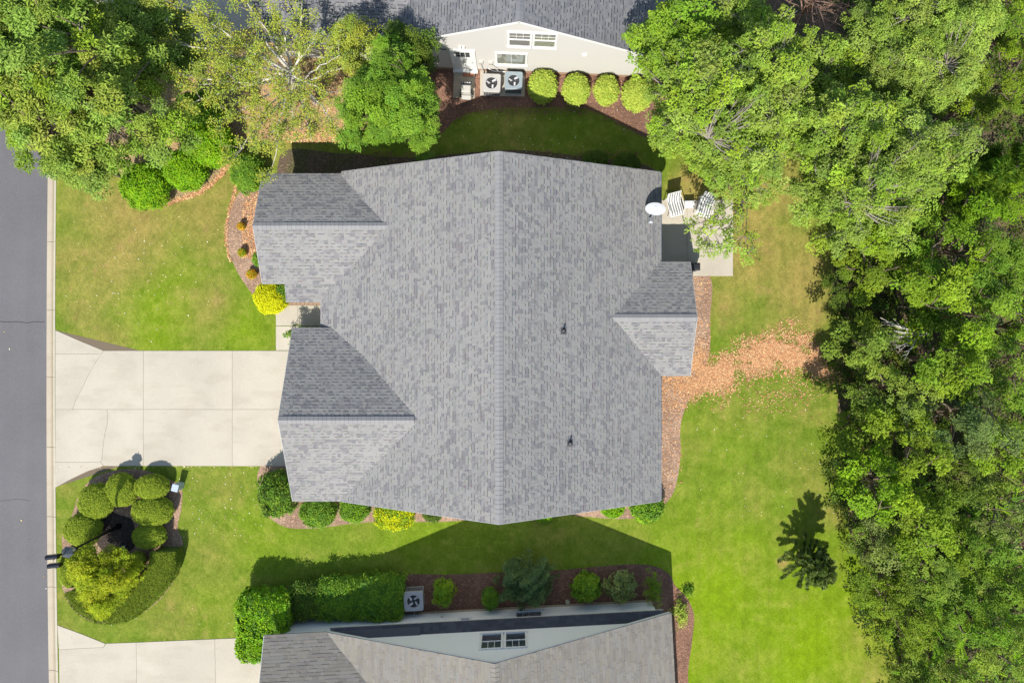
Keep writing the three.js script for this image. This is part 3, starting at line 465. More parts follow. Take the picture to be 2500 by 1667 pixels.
{
  const w = new MB(); gablePrism(w, [[-7.3, 0], [7.3, 0], [7.3, 2.5], [0, 5.95], [-7.3, 2.5]], 0.02, 12, 'z'); gablePrism(w, [[0.02, 0], [7.2, 0], [7.2, 2.4], [3.6, 4.1], [0.02, 2.4]], -10.0, -5, 'x'); w.build('wall', M.sidingCool, lower);
  lapWall(lower, [[-7.3, 0.3], [7.3, 0.3], [7.3, 2.48], [0, 5.9], [-7.3, 2.48]], M.sidingCool, -1);
  const fb = new MB(); fb.box(-7.3, 0, 0.004, 7.3, 0.295, 0.03); fb.build('foundation', M.kerb, lower);
  // pent roof across the wall at eave height
  const pr = new MB(), A = [[-7.25, 2.5, -0.005], [7.25, 2.5, -0.005], [7.45, 2.3, -0.42], [-7.45, 2.3, -0.42]]; pr.hexa([...A].map((q) => [q[0], q[1] - 0.09, q[2]]), A.map((q) => q).reverse().reverse());
  const pent = pr.build('pent_roof', M.deck, lower);
  const st = new MB(), c2 = [[0.072, 0.074, 0.086], [0.06, 0.062, 0.074], [0.085, 0.087, 0.1], [0.067, 0.07, 0.08]]; reseed(21);  // pent shingles coloured dark and bluish to carry the shade of the gable wall
  for (let k = 0; k < 3; k++) { const t0 = k / 3, t1 = (k + 1) / 3; let x = -7.25; while (x < 7.25) { const wd = Math.min(rr(0.15, 0.4), 7.25 - x) + 0.001; st.color(pick(c2)); const q = (xx, t, l) => [xx, lerp(2.5, 2.3, t) + l, lerp(-0.005, -0.42, t)]; st.quad(q(x + wd, t0, 0.004), q(x, t0, 0.004), q(x, t1, 0.013), q(x + wd, t1, 0.013)); st.quad(q(x + wd, t1, 0.013), q(x, t1, 0.013), q(x, t1, 0), q(x + wd, t1, 0)); x += wd; } }
  st.build('shingles', M.shingle, pent).userData.kind = 'stuff';
  new MB().bar([-7.45, 2.225, -0.41], [7.45, 2.225, -0.41], 0.02, 0.1).build('fascia', M.white, pent);
  const f = new MB(); for (const p of lowPlanes.slice(0, 2)) f.bar(pt(p, -0.305, 0, -0.085), pt(p, -0.305, p.l, -0.085), 0.02, 0.12); f.bar(pt(lowPlanes[2], -10.35, 3.89, -0.07), pt(lowPlanes[2], -7.6, 3.89, -0.07), 0.025, 0.12); f.bar(pt(lowPlanes[0], -0.3, 7.76, -0.07), pt(lowPlanes[0], 12, 7.76, -0.07), 0.025, 0.12);
  for (const p of lowPlanes.slice(2)) f.bar(pt(p, -10.36, 0, -0.07), pt(p, -10.36, p.l, -0.07), 0.025, 0.13); f.build('fascia', M.white, lower);
  for (const s of [-1, 1]) makeWindow(lower, 0.3 + s * 0.52, 2.85, 1.0, 1.45, 0, -1, { mullU: [3, 1], mullL: null, blind: M.darkPane });
  makeWindow(lower, 1.44, 0.68, 1.3, 1.4, 0, -1, { sashes: 2, mullL: [4, 1], mullU: [4, 1], blind: M.darkPane });
  makeWindow(lower, -1.5, 1.12, 0.58, 0.7, 0, -1, { sashes: 1, mullU: [1, 1], blind: M.darkPane });
  const ex = merge(boxG(0.5, 0.05, 0.5, 0.02, 5.98, 1.5, 0.01)); mesh('flashing', ex, M.white, lower);
  const cap = new THREE.LatheGeometry([[0.12, 0], [0.12, 0.42], [0.17, 0.42], [0.17, 0.5], [0.02, 0.55]].map((q) => new THREE.Vector2(...q)), 20); cap.translate(0.02, 6.02, 1.55); mesh('roof_vent', cap, M.blackMetal, lower);
  mesh('hose_bib', merge(boxG(0.09, 0.12, 0.08, -2.62, 0.75, -0.05, 0.01), boxG(0.05, 0.06, 0.05, -6.2, 0.6, -0.04)), M.greyPaint, lower);
  mesh('conduit', merge(tube([[-3.95, 0.9, -0.03], [-3.96, 0.5, -0.05], [-3.98, 0.2, -0.3]].map((q) => new THREE.Vector3(...q)), 0.02, 0.02, 6), boxG(0.1, 0.14, 0.07, -3.95, 0.85, -0.04)), M.white, lower);
}
const fromLower = (x, z) => { const v = new THREE.Vector3(x, 0, z).applyAxisAngle(new THREE.Vector3(0, 1, 0), 0.0536); return [v.x - 0.66, v.z + 13.46]; };

// ------------------------------------------------------------------ foliage
function leafTris(P, base, dir, side, up, l, w) { // one leaf: two faces folded along the rib
  const tip = base.clone().addScaledVector(dir, l).addScaledVector(up, -0.12 * l), mid = base.clone().addScaledVector(dir, l * 0.5).addScaledVector(up, 0.05 * l);
  const a = mid.clone().addScaledVector(side, w / 2).addScaledVector(up, w * 0.12), b = mid.clone().addScaledVector(side, -w / 2).addScaledVector(up, w * 0.12);
  for (const t of [[base, a, tip], [base, tip, b]]) for (const q of t) P.push(q.x, q.y, q.z);
}
function sprig(n, l, w, reach, lift, s) {
  reseed(s); const P = [], UP = new THREE.Vector3(0, 1, 0);
  for (let i = 0; i < n; i++) {
    const az = i * 2.39996 + rr(-0.4, 0.4), el = rr(-0.25, lift), d = new THREE.Vector3(Math.cos(az) * Math.cos(el), Math.sin(el), Math.sin(az) * Math.cos(el));
    const side = d.clone().cross(UP).normalize(), up = side.clone().cross(d).normalize(), roll = rr(-0.6, 0.6), s2 = side.clone().multiplyScalar(Math.cos(roll)).addScaledVector(up, Math.sin(roll)), u2 = up.clone().multiplyScalar(Math.cos(roll)).addScaledVector(side, -Math.sin(roll));
    const base = d.clone().multiplyScalar(reach * rr(0.05, 0.75)); base.y += rr(-0.3, 0.3) * reach;
    leafTris(P, base, d, s2, u2, l * rr(0.7, 1.2), w * rr(0.8, 1.15));
  }
  const g = new THREE.BufferGeometry(); g.setAttribute('position', new THREE.Float32BufferAttribute(P, 3)); g.computeVertexNormals(); return g;
}
function frond(n, len, l, w) { // a feather-shaped compound leaf
  const P = [], up = new THREE.Vector3(0, 1, 0);
  for (let i = 0; i < n; i++) { const t = (i + 1) / n; for (const s of [-1, 1]) { const b = new THREE.Vector3(t * len, 0.12 * len * Math.sin(t * 2.4), 0), d = new THREE.Vector3(0.45, -0.1, s).normalize(); leafTris(P, b, d, d.clone().cross(up).normalize(), up, l * (1.15 - t * 0.7), w); } }
  const g = new THREE.BufferGeometry(); g.setAttribute('position', new THREE.Float32BufferAttribute(P, 3)); g.computeVertexNormals(); return g;
}
const SP = {
  oak: [sprig(9, 0.2, 0.085, 0.12, 0.5, 1), sprig(8, 0.22, 0.08, 0.13, 0.6, 2)], broad: [sprig(10, 0.15, 0.085, 0.13, 0.6, 3), sprig(9, 0.16, 0.08, 0.12, 0.5, 4)],
  small: [sprig(14, 0.085, 0.05, 0.12, 0.7, 5), sprig(13, 0.09, 0.045, 0.12, 0.6, 6)], tiny: [sprig(14, 0.05, 0.028, 0.07, 0.8, 7), sprig(12, 0.055, 0.026, 0.07, 0.9, 8)],
  big: [sprig(8, 0.26, 0.13, 0.12, 0.8, 9)], pine: [sprig(22, 0.26, 0.014, 0.04, 1.1, 10)], fern: [frond(11, 0.75, 0.16, 0.05)], loose: [sprig(6, 0.09, 0.06, 0.2, 0.5, 12), sprig(5, 0.1, 0.06, 0.22, 0.4, 13)],
  mid: [sprig(11, 0.12, 0.06, 0.12, 0.7, 14), sprig(10, 0.13, 0.055, 0.13, 0.6, 15)], blade: [sprig(9, 0.62, 0.085, 0.08, 0.9, 16)],
};
const leafMat = (v) => new THREE.MeshPhysicalMaterial({ color: 0xffffff, roughness: 0.6, specularIntensity: 0.35, transmission: 0.16, thickness: 0, side: THREE.DoubleSide, vertexColors: v });
M.leaf = leafMat(false); M.leafV = leafMat(true);
M.bark = std({ color: lin(0.16, 0.12, 0.085), roughness: 0.95 }); M.paleBark = std({ color: lin(0.62, 0.57, 0.5), roughness: 0.85 }); M.greyBark = std({ color: lin(0.27, 0.24, 0.2), roughness: 0.9 }); M.deadBark = std({ color: lin(0.3, 0.19, 0.14), roughness: 0.95 });
const q1 = new THREE.Quaternion(), q2 = new THREE.Quaternion(), YUP = new THREE.Vector3(0, 1, 0), mtx = new THREE.Matrix4();
class Leaves { // collects sprigs: place, facing, size, colour
  constructor(kind) { this.kind = kind; this.a = []; }
  add(pos, normal, size, col) { this.a.push([pos, normal, size, col, rr(0, 6.283)]); }
  build(name, parent) {
    const vs = SP[this.kind], out = [];
    vs.forEach((g, vi) => {
      const list = this.a.filter((_, i) => i % vs.length === vi); if (!list.length) return;
      const im = new THREE.InstancedMesh(g, M.leaf, list.length); im.name = name; im.userData.kind = 'stuff'; shadowed(im);
      list.forEach(([p, n, s, c, yaw], i) => { q1.setFromUnitVectors(YUP, n); q2.setFromAxisAngle(YUP, yaw); q1.multiply(q2); mtx.compose(p, q1, new THREE.Vector3(s, s, s)); im.setMatrixAt(i, mtx); im.setColorAt(i, c); });
      parent.add(im); out.push(im);
    });
    return out;
  }
}
const PALETTE = { // leaf colours (linear), mixed two by two
  oak: [[0.228, 0.383, 0.063], [0.319, 0.438, 0.063], [0.169, 0.318, 0.074], [0.418, 0.416, 0.074]], green: [[0.14, 0.306, 0.024], [0.22, 0.376, 0.033], [0.11, 0.245, 0.031], [0.26, 0.403, 0.028]],
  fresh: [[0.237, 0.371, 0.049], [0.297, 0.433, 0.057], [0.168, 0.292, 0.049], [0.356, 0.442, 0.073]], yellow: [[0.299, 0.464, 0.021], [0.231, 0.408, 0.026], [0.381, 0.501, 0.021], [0.177, 0.334, 0.029]],
  birch: [[0.399, 0.442, 0.053], [0.304, 0.376, 0.053], [0.478, 0.459, 0.053], [0.223, 0.311, 0.047]], dark: [[0.093, 0.168, 0.022], [0.128, 0.208, 0.025], [0.068, 0.136, 0.02], [0.17, 0.224, 0.025]],
  sunny: [[0.329, 0.403, 0.013], [0.403, 0.464, 0.015], [0.268, 0.354, 0.015], [0.439, 0.464, 0.018]], hedge: [[0.22, 0.312, 0.029], [0.27, 0.359, 0.032], [0.186, 0.266, 0.026], [0.254, 0.312, 0.026]],
  olive: [[0.187, 0.298, 0.025], [0.25, 0.368, 0.022], [0.14, 0.239, 0.025], [0.312, 0.398, 0.025]], bright: [[0.184, 0.396, 0.01], [0.245, 0.478, 0.012], [0.149, 0.33, 0.012], [0.315, 0.495, 0.012]],
  gold: [[0.665, 0.68, 0.007], [0.756, 0.745, 0.009], [0.575, 0.616, 0.007], [0.635, 0.648, 0.012]], lime: [[0.4, 0.522, 0.072], [0.496, 0.594, 0.098], [0.336, 0.464, 0.058], [0.48, 0.536, 0.078]],
  clip: [[0.348, 0.449, 0.042], [0.405, 0.507, 0.048], [0.304, 0.402, 0.042], [0.448, 0.533, 0.053]], blue: [[0.138, 0.231, 0.088], [0.184, 0.277, 0.1], [0.11, 0.185, 0.07], [0.203, 0.296, 0.082]],
  grey: [[0.243, 0.312, 0.094], [0.304, 0.367, 0.118], [0.191, 0.266, 0.078], [0.344, 0.385, 0.094]], orange: [[0.84, 0.374, 0.02], [0.706, 0.468, 0.03], [0.504, 0.39, 0.03]], plum: [[0.045, 0.03, 0.035], [0.06, 0.035, 0.04], [0.035, 0.028, 0.03]],
};
const tone = (name, k = 1) => { const P = PALETTE[name], a = pick(P), b = pick(P), t = rnd(), v = k * rr(0.85, 1.15); return lin(lerp(a[0], b[0], t) * v, lerp(a[1], b[1], t) * v, lerp(a[2], b[2], t) * v); };
const meanTone = (name) => { const P = PALETTE[name], a = [0, 1, 2].map((k) => P.reduce((t, q) => t + q[k], 0) / P.length); return lin(...a); };
const V = (x, y, z) => new THREE.Vector3(x, y, z);
function limb(a, b, r0, r1, wob = 0.12, n = 5, seg = 5) {
  const len = a.distanceTo(b), pts = [], w = V(gauss(), gauss() * 0.5, gauss()).multiplyScalar(len * wob);
  for (let i = 0; i <= n; i++) { const t = i / n, p = a.clone().lerp(b, t).addScaledVector(w, Math.sin(t * Math.PI)); p.y += Math.sin(t * Math.PI) * len * 0.06; if (i && i < n) p.add(V(gauss(), gauss(), gauss()).multiplyScalar(len * 0.025)); pts.push(p); }
  return { geo: tube(pts, r0, r1, seg), pts };
}
const clumpCache = new Map();
function clumpGeos(kind, dens, size) { // four ball-shaped bunches of sprigs, 0.62 m in radius, with a tint of its own on every sprig
  const key = kind + dens + '_' + size; if (clumpCache.has(key)) return clumpCache.get(key);
  const out = [], keep = seed;
  for (let v = 0; v < 4; v++) {
    reseed(900 + v); const P = [], N = [], C = [], n = Math.round(46 * dens), nm = new THREE.Matrix3();
    for (let i = 0; i < n; i++) {
      const d = V(gauss(), gauss(), gauss()).normalize(); if (d.y < -0.2 && rnd() < 0.8) d.y = -d.y;
      const f = Math.pow(rnd(), 0.4) * 0.62, nrm = d.clone().multiplyScalar(0.55).add(V(rr(-0.35, 0.35), 0.85, rr(-0.35, 0.35))).normalize(), s = size * rr(0.75, 1.2), g = SP[kind][i % SP[kind].length], a = g.attributes.position, b = g.attributes.normal;
      q1.setFromUnitVectors(YUP, nrm); q2.setFromAxisAngle(YUP, rr(0, 6.283)); q1.multiply(q2); mtx.compose(V(d.x * f, d.y * f * 0.62, d.z * f), q1, V(s, s, s)); nm.getNormalMatrix(mtx);
      const w = rr(0.78, 1.2), t = [w * rr(0.93, 1.1), w, w * rr(0.8, 1.1)];
      for (let k = 0; k < a.count; k++) { const p = V(a.getX(k), a.getY(k), a.getZ(k)).applyMatrix4(mtx), q = V(b.getX(k), b.getY(k), b.getZ(k)).applyMatrix3(nm).normalize(); P.push(p.x, p.y, p.z); N.push(q.x, q.y, q.z); C.push(...t); }
    }
    const g = new THREE.BufferGeometry(); g.setAttribute('position', new THREE.Float32BufferAttribute(P, 3)); g.setAttribute('normal', new THREE.Float32BufferAttribute(N, 3)); g.setAttribute('color', new THREE.Float32BufferAttribute(C, 3)); out.push(g);
  }
  seed = keep; clumpCache.set(key, out); return out;
}
/* A tree: leaf clumps spread through an uneven crown on limbs that leave a tapered trunk. cx, cy: middle of the crown seen on the plan at height ch. */
function tree(name, label, o) {
  reseed(o.seed);
  const ch = o.ch, [cx, cz] = G(o.px, o.py, ch), R = o.r / 51 * (EYE - ch) / EYE, Ry = o.ry ?? R * 0.62, tx = cx + (o.lean?.[0] || 0), tz = cz + (o.lean?.[1] || 0);
  const root = thing(name, [tx, 0, tz]); tag(root, label, 'tree', o.group);
  const C = V(cx - tx, ch - Ry * 0.2, cz - tz), bark = [], clumps = [], rad = o.trunk ?? 0.05 + R * 0.045;
  const n = o.clumps ?? Math.round((13 + R * R * 3.2) * (o.share ?? 1)), lob = [rr(0, 6.28), rr(0, 6.28), rr(0, 6.28)];
  for (let i = 0, tries = 0; i < n && tries < n * 12; tries++) {
    const az = rr(0, 6.283), el = Math.asin(rr(-0.35, 1)), edge = 1 + 0.16 * Math.sin(3 * az + lob[0]) + 0.1 * Math.sin(5 * az + lob[1]) + 0.08 * Math.sin(8 * az + lob[2]), f = (rnd() < 0.25 ? rr(0.3, 0.75) : rr(0.74, 1)) * edge;
    const p = V(C.x + R * f * 0.86 * Math.cos(el) * Math.cos(az), C.y + Ry * f * Math.sin(el), C.z + R * f * 0.86 * Math.cos(el) * Math.sin(az));
    const cr = (o.clump ?? 0.62) * rr(0.7, 1.25); if (p.y < 0.5) continue;
    if (clumps.some((k) => k.p.distanceTo(p) < (k.r + cr) * (o.gap ?? 0.56))) continue;
    clumps.push({ p, r: cr, k: rr(0.82, 1.18), t: rnd() }); i++;
  }
  // trunk and limbs
  const fork = V(C.x * 0.45, Math.max(0.6, (ch - Ry) * 0.75), C.z * 0.45), top = V(C.x, C.y + Ry * 0.35, C.z);
  const tk = mesh('trunk', merge(limb(V(0, -0.05, 0), fork, rad * 1.25, rad, 0.05, 5, 8).geo, limb(fork, top, rad, rad * 0.3, 0.1, 6, 7).geo), o.bark || M.bark, root);
  const prim = []; const np = o.limbs ?? 7;
  for (let i = 0; i < np; i++) { const az = i / np * 6.283 + rr(-0.3, 0.3), e = V(C.x + Math.cos(az) * R * 0.55, C.y + rr(-0.1, 0.5) * Ry, C.z + Math.sin(az) * R * 0.55), s = fork.clone().lerp(top, rr(0, 0.6)), l = limb(s, e, rad * 0.55, rad * 0.22, 0.12, 6, 6); bark.push(l.geo); prim.push(...l.pts.slice(2)); }
  for (const c of clumps) { let best = top, bd = 1e9; for (const q of prim) { const dd = q.distanceTo(c.p) + (q.y > c.p.y ? (q.y - c.p.y) : 0); if (dd < bd) { bd = dd; best = q; } } bark.push(limb(best, c.p, rad * 0.2 + 0.008, 0.008, 0.12, 4, 4).geo); if (o.twigs) for (let k = 0; k < o.twigs; k++) bark.push(limb(best.clone().lerp(c.p, rr(0.3, 0.9)), c.p.clone().add(V(gauss(), gauss() * 0.5 + (o.twigUp ?? 0.2), gauss()).multiplyScalar(c.r)), 0.015, 0.006, 0.1, 3, 3).geo); }
  mesh('limbs', merge(...bark), o.limbMat || o.bark || M.bark, root);
  const mean1 = meanTone(o.pal).lerp(meanTone('yellow'), o.warm ?? 0), mean2 = o.pal2 ? mean1.clone().lerp(meanTone(o.pal2), 0.55) : mean1;
  const geos = clumpGeos(o.leaf || 'broad', o.dens ?? 1, o.size ?? 1);
  geos.forEach((g, v) => {
    const list = clumps.filter((_, i) => i % 4 === v); if (!list.length) return;
    const im = shadowed(new THREE.InstancedMesh(g, M.leafV, list.length)); im.name = 'crown'; im.userData.kind = 'stuff';
    list.forEach((c, i) => { const base = c.t < (o.mix ?? 0.3) ? mean2 : mean1; q1.setFromEuler(new THREE.Euler(rr(-0.3, 0.3), rr(0, 6.283), rr(-0.3, 0.3))); const k = c.r / 0.62; mtx.compose(c.p, q1, V(k, k * rr(0.85, 1.2), k)); im.setMatrixAt(i, mtx); im.setColorAt(i, base.clone().lerp(tone(rnd() < (o.warm ?? 0) ? 'yellow' : o.pal), 0.42).multiplyScalar(lerp(1, c.k, 0.7) * (o.k ?? 1))); });
    root.add(im);
  });
  return root;
}
/* A shrub: a bushy dome, box or loose plant standing at a place on the plan. */
function shrub(name, label, o) {
  reseed(o.seed);
  const H = o.h, hc = H * 0.6, [x, z] = G(o.px, o.py, hc), rx = o.rx / 51 * (EYE - hc) / EYE, rz = (o.rz ?? o.rx) / 51 * (EYE - hc) / EYE;
  const root = thing(name, [x, 0, z], o.turn || 0); tag(root, label, o.cat || 'shrub', o.group);
  const st = []; for (let i = 0; i < 6; i++) st.push(limb(V(gauss() * 0.05, 0, gauss() * 0.05), V(gauss() * rx * 0.6, H * rr(0.5, 0.8), gauss() * rz * 0.6), 0.022, 0.008, 0.1, 4, 5).geo); mesh('stem', merge(...st), M.bark, root);
  const L = new Leaves(o.leaf || 'mid'), area = 4 * Math.PI * Math.pow((Math.pow(rx * rz, 1.6) + Math.pow(rx * H / 2, 1.6) + Math.pow(rz * H / 2, 1.6)) / 3, 1 / 1.6), n = Math.round(area * (o.dens ?? 1) * ({ tiny: 420, small: 190, mid: 120, broad: 100, big: 60, oak: 60, loose: 120, blade: 30, fern: 20 }[o.leaf || 'mid'])), bump = o.rough ?? 0.08, ph = [rr(0, 6), rr(0, 6), rr(0, 6)];
  for (let i = 0; i < n; i++) {
    const d = V(gauss(), gauss(), gauss()).normalize(); if (d.y < -0.45) d.y = -d.y;
    const e = o.square ? 1 / Math.pow(Math.pow(Math.abs(d.x), o.square) + Math.pow(Math.abs(d.y), o.square) + Math.pow(Math.abs(d.z), o.square), 1 / o.square) : 1;
    const w = 1 + bump * (Math.sin(d.x * 6 + ph[0] + d.y * 4) + Math.sin(d.z * 7 + ph[1] - d.y * 3) + Math.sin((d.x + d.z) * 11 + ph[2])) * 0.6, f = (rnd() < 0.72 ? rr(0.9, 1.02) : rr(0.55, 0.9)) * w * e;
    const p = V(d.x * rx * f, Math.max(0.03, H * 0.5 + d.y * H * 0.5 * f), d.z * rz * f);
    L.add(p, d.clone().add(V(gauss() * 0.35, 0.35 + gauss() * 0.3, gauss() * 0.35)).normalize(), (o.size ?? 1) * rr(0.75, 1.15), tone(o.pal2 && rnd() < (o.mix ?? 0.25) ? o.pal2 : o.pal, (o.k ?? 1)));
  }
  L.build('foliage', root);
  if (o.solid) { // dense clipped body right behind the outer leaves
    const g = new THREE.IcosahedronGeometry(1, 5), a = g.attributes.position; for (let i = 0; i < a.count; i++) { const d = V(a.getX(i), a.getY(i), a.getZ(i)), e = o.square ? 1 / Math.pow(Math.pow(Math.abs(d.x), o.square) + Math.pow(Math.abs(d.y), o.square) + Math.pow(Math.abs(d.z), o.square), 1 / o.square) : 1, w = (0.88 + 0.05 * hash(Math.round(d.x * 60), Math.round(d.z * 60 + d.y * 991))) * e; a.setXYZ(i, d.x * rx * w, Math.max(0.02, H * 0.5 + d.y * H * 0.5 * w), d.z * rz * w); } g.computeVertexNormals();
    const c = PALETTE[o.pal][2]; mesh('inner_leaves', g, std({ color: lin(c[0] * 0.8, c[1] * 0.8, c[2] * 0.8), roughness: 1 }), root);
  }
  return root;
}

// the big trees
tree('oak_tree', 'big green and yellowish oak overhanging the street and front lawn', { px: 178, py: 200, r: 252, ry: 3.4, ch: 6.2, seed: 41, leaf: 'oak', pal: 'oak', pal2: 'green', mix: 0.3, clump: 0.5, clumps: 230, dens: 0.75, gap: 0.46, warm: 0.22, trunk: 0.28, limbs: 10 });
tree('oak_tree', 'upper oak crown over the street corner at the top edge', { px: 85, py: 45, r: 125, ry: 2.2, ch: 5.6, seed: 47, leaf: 'oak', pal: 'oak', pal2: 'green', mix: 0.3, clump: 0.5, clumps: 75, dens: 0.75, gap: 0.46, warm: 0.2, trunk: 0.14 });
tree('oak_tree', 'shaded oak crown between the big oak and the birch near the upper driveway', { px: 385, py: 95, r: 100, ry: 1.8, ch: 4.2, seed: 48, leaf: 'oak', pal: 'oak', pal2: 'dark', mix: 0.4, clump: 0.5, clumps: 42, dens: 0.7, gap: 0.5, trunk: 0.1 });
tree('oak_tree', 'lower drooping oak limb cluster standing at the kerb over the front lawn', { px: 205, py: 395, r: 78, ry: 1.2, ch: 3.6, seed: 42, leaf: 'oak', pal: 'oak', clump: 0.45, clumps: 26, dens: 0.7, gap: 0.4, trunk: 0.09 });
tree('dense_tree', 'dense rounded green tree between the birch and the upper house', { px: 952, py: 245, r: 136, ry: 2.3, ch: 4.6, seed: 43, leaf: 'small', pal: 'green', pal2: 'fresh', mix: 0.35, clump: 0.42, clumps: 140, dens: 1.2, gap: 0.42, size: 1.25, trunk: 0.14 });
tree('dense_tree', 'dark green tree leaning against the shaded corner of the upper house', { px: 985, py: 130, r: 66, ry: 1.5, ch: 4.0, seed: 44, leaf: 'small', pal: 'dark', clump: 0.5, clumps: 26, dens: 1.1, size: 1.25, trunk: 0.1 });
tree('yellowing_tree', 'yellow-green young tree tucked between the birch and the dense green tree', { px: 855, py: 110, r: 60, ry: 1.5, ch: 4.6, seed: 45, leaf: 'small', pal: 'birch', pal2: 'fresh', mix: 0.4, clump: 0.5, clumps: 18, dens: 0.8, size: 1.2, trunk: 0.08 });
{ // birch: pale bare limbs fanning out, thin yellowish leaves at their ends
  reseed(46);
  const [bx, bz] = G(722, 196, 3), root = thing('birch_tree', [bx, 0, bz]); tag(root, 'sparse birch with pale bare limbs and thin yellowish leaves', 'tree');
  mesh('trunk', merge(limb(V(0, -0.05, 0), V(0.03, 3.2, -0.05), 0.13, 0.1, 0.03, 5, 10).geo, limb(V(0.03, 3.2, -0.05), V(-0.3, 5.8, -0.5), 0.1, 0.03, 0.08, 6, 8).geo), M.paleBark, root);
  const wood = [], twig = [], L = new Leaves('loose');
  const ends = [[-300, -20, 5.2], [-260, 60, 4.8], [-210, -140, 5.6], [-120, -190, 6], [-60, -180, 6], [15, -190, 6], [-330, -90, 5], [105, -60, 5.4], [150, -30, 4.6], [80, 30, 4.4], [110, 130, 4], [40, 150, 3.8], [-5, 110, 3.8], [-50, 160, 4], [-100, 120, 4], [-160, 90, 4.4], [-230, 10, 5], [-90, -70, 5.8], [-30, 60, 4.2], [-170, -40, 5.4], [60, -130, 5.4], [-260, -170, 5.4], [-150, 190, 3.8], [-60, 215, 3.6]];
  for (const [dx, dy, y] of ends) {
    const [ex, ez] = G(722 + dx, 196 + dy, y), e = V(ex - bx, y, ez - bz), hb = rr(2.3, 4.2), far = Math.hypot(dx, dy) / 250, l = limb(V(0, hb, 0), e, 0.038 + 0.036 * far, 0.013, 0.09, 8, 6); wood.push(l.geo);
    const secs = Math.round(5 + far * (dx < -150 ? 10 : 6));
    for (let k = 0; k < secs; k++) {
      const s = l.pts[3 + Math.floor(rnd() * 6)] || e, d = e.clone().normalize().multiplyScalar(rr(0.2, 0.7)).add(V(gauss(), gauss() * 0.5 + 0.1, gauss()).multiplyScalar(0.9)), t = s.clone().add(d), b = limb(s, t, 0.02, 0.006, 0.12, 4, 4); (k < 3 ? wood : twig).push(b.geo);
      for (let m = 0; m < 3; m++) { const u = t.clone().add(V(gauss(), gauss() * 0.4, gauss()).multiplyScalar(0.5)), w = limb(b.pts[1 + m], u, 0.007, 0.003, 0.1, 3, 3); twig.push(w.geo); for (let j = 0; j < 4; j++) L.add(b.pts[1 + m].clone().lerp(u, rr(0.3, 1.1)).add(V(gauss(), gauss(), gauss()).multiplyScalar(0.16)), V(gauss() * 0.6, 1, gauss() * 0.6).normalize(), rr(0.6, 1.1), tone(rnd() < 0.25 ? 'fresh' : 'birch')); }
      for (let j = 0; j < 4; j++) L.add(t.clone().add(V(gauss(), gauss() * 0.7, gauss()).multiplyScalar(0.3)), V(gauss() * 0.6, 1, gauss() * 0.6).normalize(), rr(0.6, 1.1), tone('birch'));
    }
  }
  mesh('limbs', merge(...wood), M.paleBark, root); mesh('twigs', merge(...twig), M.greyBark, root); L.build('crown', root);
}
// two wide sparse trees at the back corner
const sparse = { leaf: 'broad', pal: 'fresh', pal2: 'grey', mix: 0.25, bark: M.greyBark, twigs: 3, twigUp: 0.75, warm: 0.28 };
tree('sparse_tree', 'wide open-crowned green tree spreading over the patio and the upper lawn', { ...sparse, px: 1790, py: 250, r: 225, ry: 2.6, ch: 6.4, seed: 51, clump: 0.42, clumps: 360, dens: 0.55, gap: 0.4, trunk: 0.2, limbs: 12 });
tree('sparse_tree', 'wide open-crowned tree at the wood edge with grey limbs showing through', { ...sparse, px: 2125, py: 400, r: 222, ry: 2.6, ch: 6.8, seed: 52, lean: [2.7, -0.8], pal2: 'grey', mix: 0.35, clump: 0.42, clumps: 340, dens: 0.55, gap: 0.4, trunk: 0.2, limbs: 12 });
tree('sparse_tree', 'light hanging branch end of thin leaves over the patio slab edge', { ...sparse, px: 1775, py: 560, r: 92, ry: 0.9, ch: 3.6, seed: 53, clump: 0.45, clumps: 26, dens: 0.22, gap: 0.4, trunk: 0.05, limbs: 5, lean: [2.6, -3.2] });
tree('sparse_tree', 'small leafy tree between the upper house and the wide open-crowned tree', { ...sparse, px: 1640, py: 100, r: 95, ry: 2, ch: 5, seed: 54, pal: 'green', pal2: 'fresh', mix: 0.4, clump: 0.55, clumps: 40, dens: 0.8, trunk: 0.1 });
tree('tall_tree', 'leafy olive-green tree at the top edge of the wood', { px: 2270, py: 90, r: 165, ry: 3, ch: 7, seed: 55, leaf: 'mid', pal: 'fresh', pal2: 'grey', mix: 0.5, clump: 0.45, clumps: 200, dens: 0.7, gap: 0.4, bark: M.greyBark, twigs: 1 });
tree('sparse_tree', 'small leafy tree in front of the bare brown tree', { ...sparse, px: 1800, py: 70, r: 70, ry: 1.5, ch: 4, seed: 57, clump: 0.42, clumps: 45, dens: 0.6, gap: 0.38, trunk: 0.08 });
tree('sparse_tree', 'leafy tree below the bare brown tree, joining the two wide crowns', { ...sparse, px: 2010, py: 165, r: 95, ry: 1.6, ch: 4.8, seed: 58, clump: 0.42, clumps: 75, dens: 0.55, gap: 0.38, trunk: 0.1 });
{ // bare brown tree at the top edge
  reseed(56); const [bx, bz] = G(1960, 20, 2), root = thing('bare_tree', [bx, 0, bz]); tag(root, 'bare brown twiggy tree without leaves at the top edge', 'tree');
  mesh('trunk', limb(V(0, -0.05, 0), V(0.1, 3, 0.1), 0.11, 0.07, 0.05, 5, 8).geo, M.deadBark, root);
  const wood = []; for (let i = 0; i < 34; i++) { const az = rr(0, 6.28), r = rr(0.8, 2.9), e = V(Math.cos(az) * r, rr(3, 5), Math.sin(az) * r), l = limb(V(0.08, rr(1.8, 3), 0.08), e, 0.035, 0.01, 0.12, 6, 5); wood.push(l.geo); for (let k = 0; k < 9; k++) { const s = l.pts[2 + Math.floor(rnd() * 5)]; wood.push(limb(s, s.clone().add(V(gauss(), gauss() * 0.4 + 0.2, gauss()).multiplyScalar(0.9)), 0.012, 0.004, 0.15, 4, 3).geo); } }
  mesh('limbs', merge(...wood), M.deadBark, root);
}
